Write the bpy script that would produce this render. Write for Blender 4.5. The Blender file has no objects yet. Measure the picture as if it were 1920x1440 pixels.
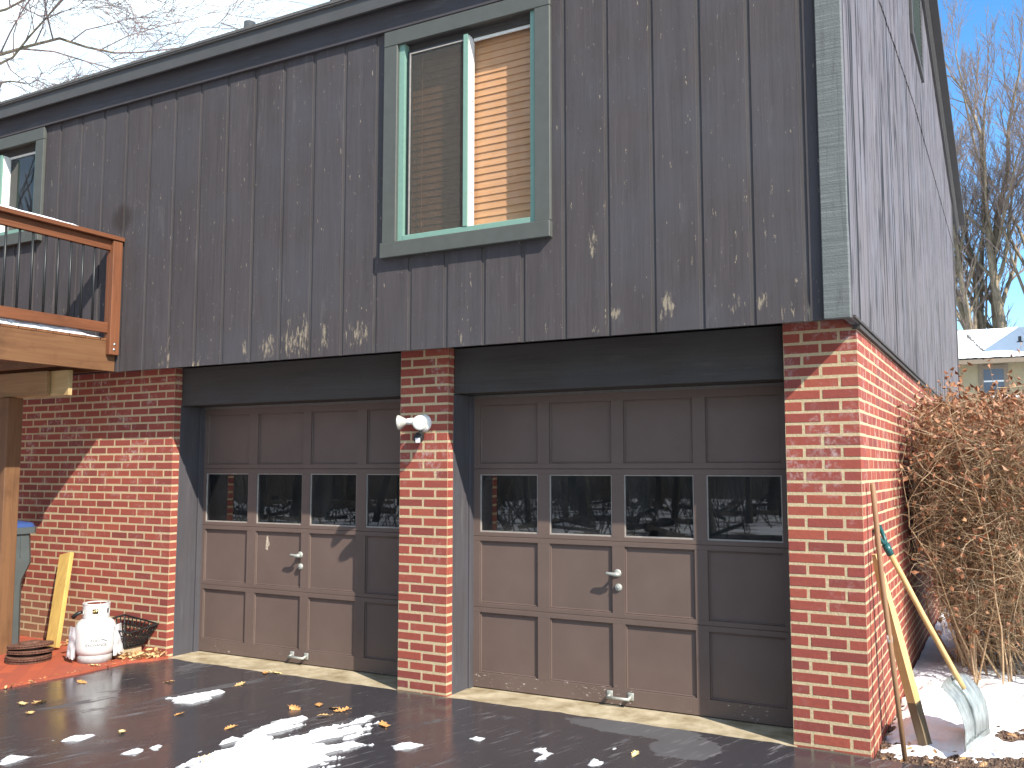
import bpy, bmesh, math, random
from math import sin, cos, pi, radians, sqrt, atan2
from mathutils import Vector, Matrix, noise as mnoise

SC = bpy.context.scene
COL = SC.collection
rnd = random.Random(7)

# ------------------------------------------------------------------ camera
cd = bpy.data.cameras.new("camera")
cam = bpy.data.objects.new("camera", cd)
COL.objects.link(cam)
cd.sensor_width = 36.0
cd.lens = 1730.355 / 1920.0 * 36.0
cd.clip_end = 2000.0
cd.clip_start = 0.05
cam.location = (0.7619, -5.5764, 1.574)
cam.rotation_euler = (radians(90 + 5.226), 0.0, radians(118.45 - 90))
SC.camera = cam

# ------------------------------------------------------------------ sun and sky
SUN = Vector((1.95, -1.0, 1.87)).normalized()      # direction towards the sun
ELEV = math.asin(SUN.z)
sd = bpy.data.lights.new("sun", 'SUN')
sd.energy = 4.6
sd.angle = radians(0.5)
sd.color = (1.0, 0.93, 0.82)
sun = bpy.data.objects.new("sun", sd)
COL.objects.link(sun)
sun.rotation_euler = SUN.to_track_quat('Z', 'Y').to_euler()
sun.location = SUN * 60

W = bpy.data.worlds.new("World")
SC.world = W
W.use_nodes = True
wn = W.node_tree.nodes
wl = W.node_tree.links
wn.clear()
wout = wn.new("ShaderNodeOutputWorld")
bg = wn.new("ShaderNodeBackground")
sky = wn.new("ShaderNodeTexSky")
sky.sky_type = 'NISHITA'
sky.sun_disc = False
sky.sun_elevation = ELEV
sky.sun_rotation = atan2(SUN.x, SUN.y)
sky.air_density = 1.0
sky.dust_density = 0.0
sky.ozone_density = 3.0
bg.inputs['Strength'].default_value = 0.14
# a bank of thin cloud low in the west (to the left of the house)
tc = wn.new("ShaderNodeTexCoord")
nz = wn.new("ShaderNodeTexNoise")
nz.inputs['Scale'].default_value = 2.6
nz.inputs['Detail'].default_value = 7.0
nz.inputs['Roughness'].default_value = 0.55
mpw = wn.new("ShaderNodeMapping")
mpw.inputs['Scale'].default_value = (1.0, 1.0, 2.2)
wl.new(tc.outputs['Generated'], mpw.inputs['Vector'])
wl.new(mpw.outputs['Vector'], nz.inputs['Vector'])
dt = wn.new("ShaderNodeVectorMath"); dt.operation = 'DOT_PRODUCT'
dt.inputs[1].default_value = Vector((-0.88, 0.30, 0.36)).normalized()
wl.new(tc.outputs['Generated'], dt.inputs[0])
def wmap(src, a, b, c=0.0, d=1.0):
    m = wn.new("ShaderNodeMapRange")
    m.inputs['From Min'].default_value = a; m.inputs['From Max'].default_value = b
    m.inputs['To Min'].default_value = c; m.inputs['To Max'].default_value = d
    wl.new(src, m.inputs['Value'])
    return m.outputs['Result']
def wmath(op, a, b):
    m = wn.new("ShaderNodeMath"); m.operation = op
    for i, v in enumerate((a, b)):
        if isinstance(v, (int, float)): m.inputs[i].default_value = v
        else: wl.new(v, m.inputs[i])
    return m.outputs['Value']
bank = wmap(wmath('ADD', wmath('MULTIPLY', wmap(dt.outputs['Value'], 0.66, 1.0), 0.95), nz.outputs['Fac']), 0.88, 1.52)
# the clear part of the sky lies to the north-east, beyond the gable wall; thin cloud added elsewhere, mostly out of view, to whiten shadow fill
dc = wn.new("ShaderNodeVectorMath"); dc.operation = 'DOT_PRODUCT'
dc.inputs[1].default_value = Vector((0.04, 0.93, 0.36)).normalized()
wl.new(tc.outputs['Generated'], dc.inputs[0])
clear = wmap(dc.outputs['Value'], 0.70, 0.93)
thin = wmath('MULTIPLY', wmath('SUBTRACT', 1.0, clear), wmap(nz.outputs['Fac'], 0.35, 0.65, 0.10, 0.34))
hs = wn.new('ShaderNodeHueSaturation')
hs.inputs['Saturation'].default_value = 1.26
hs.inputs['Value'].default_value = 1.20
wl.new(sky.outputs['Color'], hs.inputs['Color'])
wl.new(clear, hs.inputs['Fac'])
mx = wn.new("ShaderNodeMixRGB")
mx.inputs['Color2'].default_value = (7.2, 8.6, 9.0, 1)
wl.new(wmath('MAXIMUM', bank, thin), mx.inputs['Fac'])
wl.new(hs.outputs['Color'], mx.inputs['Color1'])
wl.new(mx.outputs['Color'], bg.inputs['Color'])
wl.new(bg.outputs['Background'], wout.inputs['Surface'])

SC.view_settings.view_transform = 'Standard'
SC.view_settings.look = 'None'
SC.view_settings.gamma = 1.0
SC.view_settings.exposure = 0.88
SC.render.film_transparent = False

# ------------------------------------------------------------------ materials
def newmat(name):
    m = bpy.data.materials.new(name)
    m.use_nodes = True
    nt = m.node_tree
    return m, nt, nt.nodes, nt.links, nt.nodes['Principled BSDF']

def setp(b, **kw):
    for k, v in kw.items():
        b.inputs[k.replace('_', ' ')].default_value = v

def texco(n, l, scale=(1, 1, 1), kind='Object', loc=(0, 0, 0), rot=(0, 0, 0)):
    t = n.new("ShaderNodeTexCoord")
    mp = n.new("ShaderNodeMapping")
    mp.inputs['Scale'].default_value = scale
    mp.inputs['Location'].default_value = loc
    mp.inputs['Rotation'].default_value = rot
    l.new(t.outputs[kind], mp.inputs['Vector'])
    return mp.outputs['Vector']

def texrot(n, l, rotz, scale, loc=(0, 0, 0)):
    v = texco(n, l, rot=(0, 0, rotz), loc=loc)
    mp = n.new("ShaderNodeMapping")
    mp.inputs['Scale'].default_value = scale
    l.new(v, mp.inputs['Vector'])
    return mp.outputs['Vector']

def noise(n, l, vec, scale, detail=4, rough=0.55, dist=0.0):
    t = n.new("ShaderNodeTexNoise")
    t.inputs['Scale'].default_value = scale
    t.inputs['Detail'].default_value = detail
    t.inputs['Roughness'].default_value = rough
    t.inputs['Distortion'].default_value = dist
    l.new(vec, t.inputs['Vector'])
    return t.outputs['Fac']

def ramp(n, l, fac, stops, interp='LINEAR'):
    r = n.new("ShaderNodeValToRGB")
    r.color_ramp.interpolation = interp
    e = r.color_ramp.elements
    while len(e) < len(stops):
        e.new(0.5)
    for i, (p, c) in enumerate(stops):
        e[i].position = p
        e[i].color = (*c, 1) if len(c) == 3 else c
    l.new(fac, r.inputs['Fac'])
    return r.outputs['Color']

def g(v):
    return (v, v, v)

def mixc(n, l, fac, a, b, mode='MIX'):
    m = n.new("ShaderNodeMixRGB")
    m.blend_type = mode
    for s, v in (('Fac', fac), ('Color1', a), ('Color2', b)):
        if hasattr(v, 'links') or hasattr(v, 'is_linked'):
            l.new(v, m.inputs[s])
        elif isinstance(v, (int, float)):
            m.inputs[s].default_value = v
        else:
            m.inputs[s].default_value = (*v, 1)
    return m.outputs['Color']

def math_(n, l, op, a, b=None, clamp=False):
    m = n.new("ShaderNodeMath")
    m.operation = op
    m.use_clamp = clamp
    for i, v in enumerate((a, b)):
        if v is None:
            continue
        if isinstance(v, (int, float)):
            m.inputs[i].default_value = v
        else:
            l.new(v, m.inputs[i])
    return m.outputs['Value']

def mapr(n, l, v, a, b, c=0.0, d=1.0):
    m = n.new("ShaderNodeMapRange")
    m.inputs['From Min'].default_value = a
    m.inputs['From Max'].default_value = b
    m.inputs['To Min'].default_value = c
    m.inputs['To Max'].default_value = d
    l.new(v, m.inputs['Value'])
    return m.outputs['Result']

def bump(n, l, b, h, strength=0.3, dist=0.01):
    t = n.new("ShaderNodeBump")
    t.inputs['Strength'].default_value = strength
    t.inputs['Distance'].default_value = dist
    l.new(h, t.inputs['Height'])
    l.new(t.outputs['Normal'], b.inputs['Normal'])

def simple(name, col, rough=0.6, metal=0.0, var=0.15, scale=30.0, bmp=0.05, spec=0.5, stretch=(1, 1, 1)):
    m, nt, n, l, b = newmat(name)
    v = texco(n, l, stretch)
    f = noise(n, l, v, scale, 5, 0.6)
    lo = tuple(c * (1 - var) for c in col)
    hi = tuple(min(1, c * (1 + var)) for c in col)
    l.new(ramp(n, l, f, [(0.3, lo), (0.7, hi)]), b.inputs['Base Color'])
    setp(b, Roughness=rough, Metallic=metal)
    b.inputs['Specular IOR Level'].default_value = spec
    if bmp:
        bump(n, l, b, f, bmp, 0.005)
    return m

def wood_stain(name, col, axis='Z', wear=0.0, grain=1.0, worn=(0.32, 0.265, 0.19), crack=False, rough=0.75, spots=(), lift=0.10):
    """rough sawn board; axis = grain direction"""
    m, nt, n, l, b = newmat(name)
    sc = {'Z': (1, 1, 0.045), 'X': (0.045, 1, 1), 'Y': (1, 0.045, 1)}[axis]
    v = texco(n, l, sc)
    f1 = noise(n, l, v, 55, 6, 0.7)
    f2 = noise(n, l, v, 9, 5, 0.6, 0.6)
    v3 = texco(n, l)
    f3 = noise(n, l, v3, 1.7, 4, 0.6)
    fine = noise(n, l, v3, 260, 2, 0.6)
    lo = tuple(c * (1 - 0.30 * grain) for c in col)
    hi = tuple(c * (1 + 0.28 * grain) + 0.004 for c in col)
    c = ramp(n, l, math_(n, l, 'ADD', math_(n, l, 'MULTIPLY', f1, 0.5), math_(n, l, 'MULTIPLY', f2, 0.5)), [(0.34, lo), (0.66, hi)])
    blue = (col[0] * 1.15, col[1] * 1.32, col[2] * 1.45)
    c = mixc(n, l, mapr(n, l, f3, 0.45, 0.72, 0, 0.65), c, blue)
    # chalky faded streaks
    v4 = texco(n, l, tuple(0.16 if s != 1 else 1 for s in sc))
    f4 = noise(n, l, v4, 11, 6, 0.65)
    c = mixc(n, l, mapr(n, l, f4, 0.60, 0.82, 0, 0.5), c, tuple(min(1, x + lift) for x in col))
    f5 = noise(n, l, texco(n, l, tuple(0.25 if s != 1 else 1 for s in sc), loc=(3.1, 0, 7.7)), 46, 6, 0.72)
    if wear > 0:
        sep = n.new("ShaderNodeSeparateXYZ")
        t = n.new("ShaderNodeTexCoord")
        l.new(t.outputs['Object'], sep.inputs[0])
        low = noise(n, l, texco(n, l, (1, 1, 0.4), loc=(9.3, 0, 1.1)), 2.1, 3, 0.6)
        band = mapr(n, l, sep.outputs['Z'], 2.42, 2.85, 1.0, 0.0)
        amt = math_(n, l, 'MULTIPLY', band, mapr(n, l, low, 0.45, 0.70, 0.0, 1.0))
        k = math_(n, l, 'ADD', f5, math_(n, l, 'SUBTRACT', math_(n, l, 'MULTIPLY', amt, 0.16 * wear), 0.07))
        k = math_(n, l, 'MULTIPLY', mapr(n, l, k, 0.665, 0.74), 1.0)
        c = mixc(n, l, k, c, worn)
    for (sx, sz, rx, rz) in spots:
        sep2 = n.new("ShaderNodeSeparateXYZ")
        t2 = n.new("ShaderNodeTexCoord")
        l.new(t2.outputs['Object'], sep2.inputs[0])
        dx = math_(n, l, 'DIVIDE', math_(n, l, 'SUBTRACT', sep2.outputs['X'], sx), rx)
        dz = math_(n, l, 'DIVIDE', math_(n, l, 'SUBTRACT', sep2.outputs['Z'], sz), rz)
        d2 = math_(n, l, 'ADD', math_(n, l, 'MULTIPLY', dx, dx), math_(n, l, 'MULTIPLY', dz, dz))
        prox = mapr(n, l, d2, 0.0, 1.0, 0.20, 0.0)
        k = mapr(n, l, math_(n, l, 'ADD', f5, prox), 0.655, 0.75, 0.0, 0.85)
        c = mixc(n, l, k, c, worn)
    if spots:
        sp3 = n.new("ShaderNodeSeparateXYZ"); t3 = n.new("ShaderNodeTexCoord")
        l.new(t3.outputs['Object'], sp3.inputs[0])
        dx = math_(n, l, 'DIVIDE', math_(n, l, 'SUBTRACT', sp3.outputs['X'], -5.93), 0.17)
        dz = math_(n, l, 'DIVIDE', math_(n, l, 'SUBTRACT', sp3.outputs['Z'], 3.73), 0.15)
        d2 = math_(n, l, 'ADD', math_(n, l, 'MULTIPLY', dx, dx), math_(n, l, 'MULTIPLY', dz, dz))
        c = mixc(n, l, mapr(n, l, math_(n, l, 'ADD', d2, math_(n, l, 'MULTIPLY', f2, 0.8)), 0.6, 1.3, 0.7, 0.0), c, (0.030, 0.020, 0.017))
    if crack:
        vc = texco(n, l, (1, 1, 0.03))
        fc = noise(n, l, vc, 7.0, 2, 0.5, 0.3)
        ln = math_(n, l, 'ABSOLUTE', math_(n, l, 'SUBTRACT', fc, 0.5))
        br = noise(n, l, texco(n, l, (1, 1, 0.35)), 3.3, 3, 0.6)
        kk = math_(n, l, 'MULTIPLY', mapr(n, l, ln, 0.020, 0.029, 1, 0), mapr(n, l, br, 0.36, 0.44))
        fc2 = noise(n, l, texco(n, l, (1, 1, 0.05), loc=(0, 4.4, 1)), 15, 2, 0.5, 0.3)
        ln2 = math_(n, l, 'ABSOLUTE', math_(n, l, 'SUBTRACT', fc2, 0.5))
        br2 = noise(n, l, texco(n, l, (1, 1, 0.5), loc=(7, 1, 2)), 4.3, 3, 0.6)
        kk = math_(n, l, 'MAXIMUM', kk, math_(n, l, 'MULTIPLY', math_(n, l, 'MULTIPLY', mapr(n, l, ln2, 0.018, 0.03, 1, 0), mapr(n, l, br2, 0.46, 0.54)), 0.8))
        c = mixc(n, l, kk, c, (0.012, 0.011, 0.012))
        h = math_(n, l, 'SUBTRACT', math_(n, l, 'MULTIPLY', f1, 0.5), kk)
    else:
        h = f1
    c = mixc(n, l, mapr(n, l, fine, 0.3, 0.7, 0.0, 0.25), c, tuple(x * 0.5 for x in col))
    l.new(c, b.inputs['Base Color'])
    setp(b, Roughness=rough)
    b.inputs['Specular IOR Level'].default_value = 0.25
    bump(n, l, b, h, 0.55, 0.004)
    return m

M = {}
SPOTS = [(-4.23, 2.50, .12, .15), (-4.02, 2.55, .07, .20), (-3.87, 2.58, .08, .26), (-3.93, 2.52, .14, .12),
         (-3.36, 2.54, .15, .13), (-3.67, 2.55, .05, .15), (-1.52, 2.98, .045, .14), (-1.37, 2.53, .05, .06),
         (-1.04, 2.55, .07, .15), (-0.62, 2.53, .05, .07), (-0.47, 2.53, .06, .07), (-1.5, 2.44, .04, .05), (-4.47, 2.5, .04, .1)]
M['siding'] = wood_stain('dark_stained_siding', (0.066, 0.057, 0.059), 'Z', wear=1.3, spots=SPOTS, grain=0.75)
M['groove'] = wood_stain('stained_groove', (0.078, 0.068, 0.066), 'Z', wear=2.4, grain=0.9, worn=(0.34, 0.27, 0.2))
M['side_siding'] = wood_stain('weathered_side_siding', (0.140, 0.125, 0.134), 'Z', crack=True, grain=1.0)
M['frieze'] = wood_stain('frieze_paint', (0.062, 0.056, 0.060), 'X', grain=0.6)
M['header'] = wood_stain('header_stain', (0.062, 0.054, 0.050), 'X', grain=0.7)
M['jamb'] = wood_stain('jamb_stain', (0.070, 0.064, 0.070), 'Z', grain=0.8, lift=0.12)
M['rake'] = wood_stain('rake_board_paint', (0.060, 0.056, 0.055), 'Y', grain=0.5)
M['rakelight'] = simple('rake_edge_metal', (0.13, 0.12, 0.11), 0.5)
M['trim'] = simple('grey_window_trim', (0.076, 0.081, 0.072), 0.55, var=0.08, scale=12, bmp=0.04)
M['louvre'] = simple('pale_louvre_paint', (0.34, 0.38, 0.36), 0.6, bmp=0)
M['eave'] = simple('grey_eave_board', (0.066, 0.065, 0.064), 0.6, var=0.12, scale=5, bmp=0.05)
M['jade'] = simple('jade_green_vinyl', (0.18, 0.31, 0.25), 0.4, var=0.05, bmp=0)
M['white'] = simple('white_vinyl', (0.78, 0.78, 0.75), 0.4, var=0.03, bmp=0)

def corner_mat():
    m, nt, n, l, b = newmat('weathered_corner_board')
    v = texco(n, l, (3.0, 1, 1))
    t = n.new("ShaderNodeTexCoord")
    f1 = noise(n, l, texco(n, l, (0.6, 1, 22)), 5.5, 4, 0.6)
    f2 = noise(n, l, texco(n, l, (14, 1, 0.7)), 2.2, 4, 0.6, 1.0)
    f3 = noise(n, l, texco(n, l), 90, 3, 0.6)
    c = ramp(n, l, f1, [(0.33, (0.092, 0.100, 0.099)), (0.52, (0.122, 0.133, 0.130)), (0.74, (0.185, 0.198, 0.193))])
    c = mixc(n, l, mapr(n, l, f2, 0.56, 0.74, 0, 0.85), c, (0.055, 0.058, 0.058))
    c = mixc(n, l, mapr(n, l, f3, 0.4, 0.7, 0, 0.3), c, (0.10, 0.105, 0.10))
    l.new(c, b.inputs['Base Color'])
    setp(b, Roughness=0.85)
    bump(n, l, b, math_(n, l, 'ADD', f1, f3), 0.5, 0.004)
    return m
M['corner'] = corner_mat()

def brick_mat():
    m, nt, n, l, b = newmat('red_brick')
    gi = n.new("ShaderNodeNewGeometry")
    c = ramp(n, l, gi.outputs['Random Per Island'],
             [(0.0, (0.225, 0.053, 0.042)), (0.25, (0.290, 0.065, 0.046)), (0.5, (0.330, 0.075, 0.049)), (0.75, (0.270, 0.060, 0.045)),
              (0.92, (0.355, 0.086, 0.052)), (1.0, (0.205, 0.052, 0.045))])
    v = texco(n, l)
    f = noise(n, l, v, 38, 6, 0.7)
    f2 = noise(n, l, v, 220, 3, 0.7)
    c = mixc(n, l, mapr(n, l, f, 0.35, 0.75, 0.0, 0.40), c, (0.13, 0.040, 0.038))
    c = mixc(n, l, mapr(n, l, f2, 0.55, 0.8, 0.0, 0.25), c, (0.42, 0.16, 0.11))
    # white salt bloom in patches
    sal = noise(n, l, texco(n, l, loc=(4.2, 1.0, 2.7)), 5.5, 3, 0.6)
    sal2 = noise(n, l, v, 30, 5, 0.65)
    k = math_(n, l, 'MULTIPLY', mapr(n, l, sal, 0.52, 0.66), mapr(n, l, sal2, 0.46, 0.66))
    sep = n.new("ShaderNodeSeparateXYZ"); t = n.new("ShaderNodeTexCoord")
    l.new(t.outputs['Object'], sep.inputs[0])
    hi = mapr(n, l, sep.outputs['Z'], 0.7, 1.8, 0.12, 0.9)
    c = mixc(n, l, math_(n, l, 'MULTIPLY', k, hi), c, (0.46, 0.36, 0.34))
    # splashed dirt low on the far left wall
    dl = math_(n, l, 'MULTIPLY', mapr(n, l, sep.outputs['Z'], 0.05, 0.55, 1, 0), mapr(n, l, sep.outputs['X'], -6.1, -6.7, 0, 1))
    c = mixc(n, l, math_(n, l, 'MULTIPLY', dl, mapr(n, l, f, 0.3, 0.6, 0.25, 0.9)), c, (0.26, 0.165, 0.09))
    l.new(c, b.inputs['Base Color'])
    setp(b, Roughness=0.82)
    b.inputs['Specular IOR Level'].default_value = 0.3
    bump(n, l, b, math_(n, l, 'ADD', f, math_(n, l, 'MULTIPLY', f2, 0.4)), 0.6, 0.004)
    return m
M['brick'] = brick_mat()

def mortar_mat():
    m, nt, n, l, b = newmat('cream_mortar')
    v = texco(n, l)
    f = noise(n, l, v, 70, 5, 0.7)
    f2 = noise(n, l, v, 6, 4, 0.6)
    c = ramp(n, l, f, [(0.3, (0.40, 0.31, 0.18)), (0.7, (0.59, 0.47, 0.29))])
    c = mixc(n, l, mapr(n, l, f2, 0.5, 0.75, 0, 0.35), c, (0.36, 0.27, 0.17))
    l.new(c, b.inputs['Base Color'])
    setp(b, Roughness=0.95)
    bump(n, l, b, f, 0.8, 0.006)
    return m
M['mortar'] = mortar_mat()

def door_mat():
    m, nt, n, l, b = newmat('brown_door_paint')
    v = texco(n, l)
    f = noise(n, l, v, 3.0, 4, 0.6)
    f2 = noise(n, l, v, 120, 3, 0.6)
    c = ramp(n, l, f, [(0.3, (0.118, 0.082, 0.069)), (0.7, (0.140, 0.098, 0.083))])
    c = mixc(n, l, mapr(n, l, f2, 0.35, 0.7, 0, 0.12), c, (0.18, 0.14, 0.12))
    # paint flaking off the bottom rail
    sep = n.new("ShaderNodeSeparateXYZ"); t = n.new("ShaderNodeTexCoord")
    l.new(t.outputs['Object'], sep.inputs[0])
    z = sep.outputs['Z']
    pf = noise(n, l, texco(n, l, (1, 1, 2.2)), 30, 6, 0.75)
    pm = noise(n, l, texco(n, l, loc=(2, 0, 0)), 2.6, 2, 0.5)
    band = math_(n, l, 'MULTIPLY', mapr(n, l, z, 0.13, 0.095, 0, 1), mapr(n, l, pm, 0.42, 0.62))
    k = mapr(n, l, math_(n, l, 'ADD', pf, math_(n, l, 'MULTIPLY', band, 0.10)), 0.685, 0.72)
    k = math_(n, l, 'MULTIPLY', k, mapr(n, l, z, 0.30, 0.14, 0, 1))
    c = mixc(n, l, k, c, (0.55, 0.50, 0.43))
    # bare scratch on one panel of the farther door
    dx = math_(n, l, 'DIVIDE', math_(n, l, 'SUBTRACT', sep.outputs['X'], -4.80), 0.035)
    dz = math_(n, l, 'DIVIDE', math_(n, l, 'SUBTRACT', z, 0.945), 0.10)
    d2 = math_(n, l, 'ADD', math_(n, l, 'MULTIPLY', dx, dx), math_(n, l, 'MULTIPLY', dz, dz))
    fs = noise(n, l, texco(n, l, (1, 1, 0.35)), 60, 5, 0.7)
    k2 = mapr(n, l, math_(n, l, 'ADD', fs, mapr(n, l, d2, 0, 1, 0.25, -0.2)), 0.66, 0.70)
    c = mixc(n, l, k2, c, (0.55, 0.47, 0.36))
    l.new(c, b.inputs['Base Color'])
    setp(b, Roughness=0.5)
    b.inputs['Specular IOR Level'].default_value = 0.35
    bump(n, l, b, math_(n, l, 'ADD', f2, math_(n, l, 'MULTIPLY', k, -0.6)), 0.12, 0.003)
    return m
M['door'] = door_mat()

def glass_mat(name, tint=(0.75, 0.78, 0.78), refl=1.0, dirt=0.06, f0=0.075):
    m, nt, n, l, b = newmat(name)
    n.remove(b)
    out = n['Material Output']
    tr = n.new("ShaderNodeBsdfTransparent"); tr.inputs[0].default_value = (*tint, 1)
    gl = n.new("ShaderNodeBsdfGlossy"); gl.inputs['Roughness'].default_value = 0.015
    gl.inputs['Color'].default_value = (refl, refl, refl, 1)
    df = n.new("ShaderNodeBsdfDiffuse"); df.inputs[0].default_value = (0.35, 0.36, 0.36, 1)
    lw = n.new("ShaderNodeLayerWeight"); lw.inputs['Blend'].default_value = 0.5
    frv = mapr(n, l, math_(n, l, 'POWER', lw.outputs['Facing'], 5.0), 0.0, 1.0, f0, 1.0)
    m1 = n.new("ShaderNodeMixShader"); m2 = n.new("ShaderNodeMixShader")
    f = noise(n, l, texco(n, l, (1, 1, 0.5)), 4, 5, 0.6)
    l.new(mapr(n, l, f, 0.35, 0.75, dirt * 0.3, dirt * 1.6), m1.inputs[0])
    l.new(tr.outputs[0], m1.inputs[1]); l.new(df.outputs[0], m1.inputs[2])
    l.new(frv, m2.inputs[0])
    l.new(m1.outputs[0], m2.inputs[1]); l.new(gl.outputs[0], m2.inputs[2])
    l.new(m2.outputs[0], out.inputs['Surface'])
    return m
M['glass'] = glass_mat('dusty_garage_glass', (0.45, 0.48, 0.50), 0.9, 0.05)
M['clear'] = glass_mat('window_glass', (0.94, 0.95, 0.94), 0.32, 0.02, 0.05)

def screen_mat():
    m, nt, n, l, b = newmat('insect_screen')
    n.remove(b)
    out = n['Material Output']
    tr = n.new("ShaderNodeBsdfTransparent")
    df = n.new("ShaderNodeBsdfDiffuse"); df.inputs[0].default_value = (0.085, 0.083, 0.077, 1)
    mxs = n.new("ShaderNodeMixShader")
    f = noise(n, l, texco(n, l), 9, 3, 0.6)
    l.new(mapr(n, l, f, 0.3, 0.7, 0.40, 0.48), mxs.inputs[0])
    l.new(tr.outputs[0], mxs.inputs[1]); l.new(df.outputs[0], mxs.inputs[2])
    l.new(mxs.outputs[0], out.inputs['Surface'])
    return m
M['screen'] = screen_mat()
M['blind'] = simple('orange_wood_slats', (0.60, 0.31, 0.15), 0.45, var=0.10, scale=40, bmp=0, stretch=(0.05, 1, 1))
M['dark'] = simple('unlit_interior', (0.05, 0.05, 0.05), 0.9, bmp=0)
M['room'] = simple('room_wall', (0.25, 0.24, 0.22), 0.9, bmp=0)
M['metal'] = simple('galvanised_steel', (0.40, 0.43, 0.42), 0.42, 0.7, var=0.35, scale=26, bmp=0.08, stretch=(1, 1, 0.25))
M['castmetal'] = simple('dull_cast_metal', (0.36, 0.37, 0.34), 0.5, 0.3, var=0.15, scale=60, bmp=0.05)
M['black'] = simple('black_plastic', (0.012, 0.014, 0.015), 0.45, bmp=0.03)
M['greyplastic'] = simple('grey_bin_plastic', (0.075, 0.092, 0.094), 0.5, var=0.1, scale=8, bmp=0.04)
M['blueplastic'] = simple('blue_lid_plastic', (0.03, 0.07, 0.22), 0.45, var=0.1, scale=8, bmp=0.03)
M['lens'] = simple('white_lens', (0.75, 0.75, 0.74), 0.3, var=0.03, bmp=0)
M['lampglass'] = simple('silvered_lamp_glass', (0.50, 0.49, 0.44), 0.3, 0.2, var=0.1, bmp=0)
M['rubber'] = simple('rubber', (0.03, 0.03, 0.03), 0.8)

def deckwood(name, axis, a=(0.235, 0.082, 0.030), bcol=(0.15, 0.050, 0.021)):
    m, nt, n, l, b = newmat(name)
    sc = {'Z': (1, 1, 0.06), 'X': (0.06, 1, 1), 'Y': (1, 0.06, 1)}[axis]
    v = texco(n, l, sc)
    f = noise(n, l, v, 22, 6, 0.65, 0.8)
    f2 = noise(n, l, texco(n, l, (0.4, 0.4, 0.4)), 9, 4, 0.6)
    c = ramp(n, l, f, [(0.3, bcol), (0.65, a)])
    c = mixc(n, l, mapr(n, l, f2, 0.55, 0.75, 0, 0.5), c, tuple(x * 0.5 for x in bcol))
    l.new(c, b.inputs['Base Color'])
    setp(b, Roughness=0.55)
    b.inputs['Specular IOR Level'].default_value = 0.3
    bump(n, l, b, f, 0.3, 0.003)
    return m
M['deckY'] = deckwood('stained_deck_rail', 'Y', (0.180, 0.066, 0.030), (0.115, 0.042, 0.020))
M['deckZ'] = deckwood('stained_deck_post', 'Z', (0.215, 0.082, 0.036), (0.135, 0.050, 0.025))
M['rim'] = deckwood('stained_rim_joist', 'Y', (0.180, 0.090, 0.042), (0.125, 0.058, 0.028))
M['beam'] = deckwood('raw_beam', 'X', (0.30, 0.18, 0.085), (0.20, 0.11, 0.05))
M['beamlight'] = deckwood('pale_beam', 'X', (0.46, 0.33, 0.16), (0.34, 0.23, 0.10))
M['boards'] = deckwood('deck_board_stain', 'X', (0.20, 0.09, 0.04), (0.14, 0.06, 0.03))
M['suppost'] = deckwood('support_post_stain', 'Z', (0.185, 0.095, 0.045), (0.125, 0.062, 0.031))
M['pine'] = deckwood('yellow_pine', 'Z', (0.58, 0.38, 0.11), (0.42, 0.26, 0.08))
M['ash'] = deckwood('pale_ash_handle', 'Z', (0.62, 0.43, 0.20), (0.50, 0.33, 0.14))
M['brownpole'] = deckwood('brown_pole_wood', 'Z', (0.30, 0.17, 0.09), (0.22, 0.12, 0.065))
M['tip'] = deckwood('grey_stained_tip', 'Z', (0.20, 0.15, 0.09), (0.13, 0.10, 0.065))
M['greengrip'] = simple('dark_green_plastic', (0.01, 0.085, 0.085), 0.35, bmp=0.02)
M['tank'] = simple('white_tank_paint', (0.60, 0.60, 0.585), 0.3, var=0.03, scale=8, bmp=0.01)
M['tankgrey'] = simple('grey_foot_ring', (0.40, 0.40, 0.39), 0.5, var=0.15)
M['sleeve'] = simple('white_plastic_sleeve', (0.62, 0.62, 0.64), 0.25, var=0.04, scale=14, bmp=0.1)
M['purple'] = simple('purple_sleeve_lining', (0.16, 0.10, 0.20), 0.4, var=0.1)
M['ink'] = simple('grey_print', (0.03, 0.03, 0.03), 0.6, bmp=0)
M['brass'] = simple('brass_valve', (0.55, 0.42, 0.20), 0.35, 0.8)
M['rust'] = simple('rusty_iron', (0.125, 0.056, 0.036), 0.8, 0.1, var=0.5, scale=35, bmp=0.3)
M['block'] = simple('tan_concrete_block', (0.42, 0.33, 0.20), 0.9, var=0.2, scale=40, bmp=0.3)
M['pipe'] = simple('dark_vent_pipe', (0.05, 0.055, 0.06), 0.5)
M['roof'] = simple('grey_shingles', (0.10, 0.095, 0.09), 0.9, var=0.3, scale=30)

def snow_mat():
    m, nt, n, l, b = newmat('snow')
    f = noise(n, l, texco(n, l), 60, 5, 0.7)
    l.new(ramp(n, l, f, [(0.3, (0.80, 0.82, 0.86)), (0.7, (0.90, 0.91, 0.93))]), b.inputs['Base Color'])
    setp(b, Roughness=0.6)
    bump(n, l, b, f, 0.5, 0.01)
    return m
M['snow'] = snow_mat()

def slush_mat():
    m, nt, n, l, b = newmat('melting_snow')
    v = texco(n, l)
    f = noise(n, l, v, 90, 5, 0.7)
    at = n.new("ShaderNodeAttribute"); at.attribute_name = 'edge'
    c = ramp(n, l, f, [(0.3, (0.80, 0.82, 0.86)), (0.7, (0.90, 0.91, 0.93))])
    c = mixc(n, l, mapr(n, l, at.outputs['Fac'], 0.0, 0.45, 0.75, 0.0), c, (0.30, 0.31, 0.33))
    l.new(c, b.inputs['Base Color'])
    setp(b, Roughness=0.4)
    bump(n, l, b, f, 0.6, 0.008)
    return m
M['slush'] = slush_mat()

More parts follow.
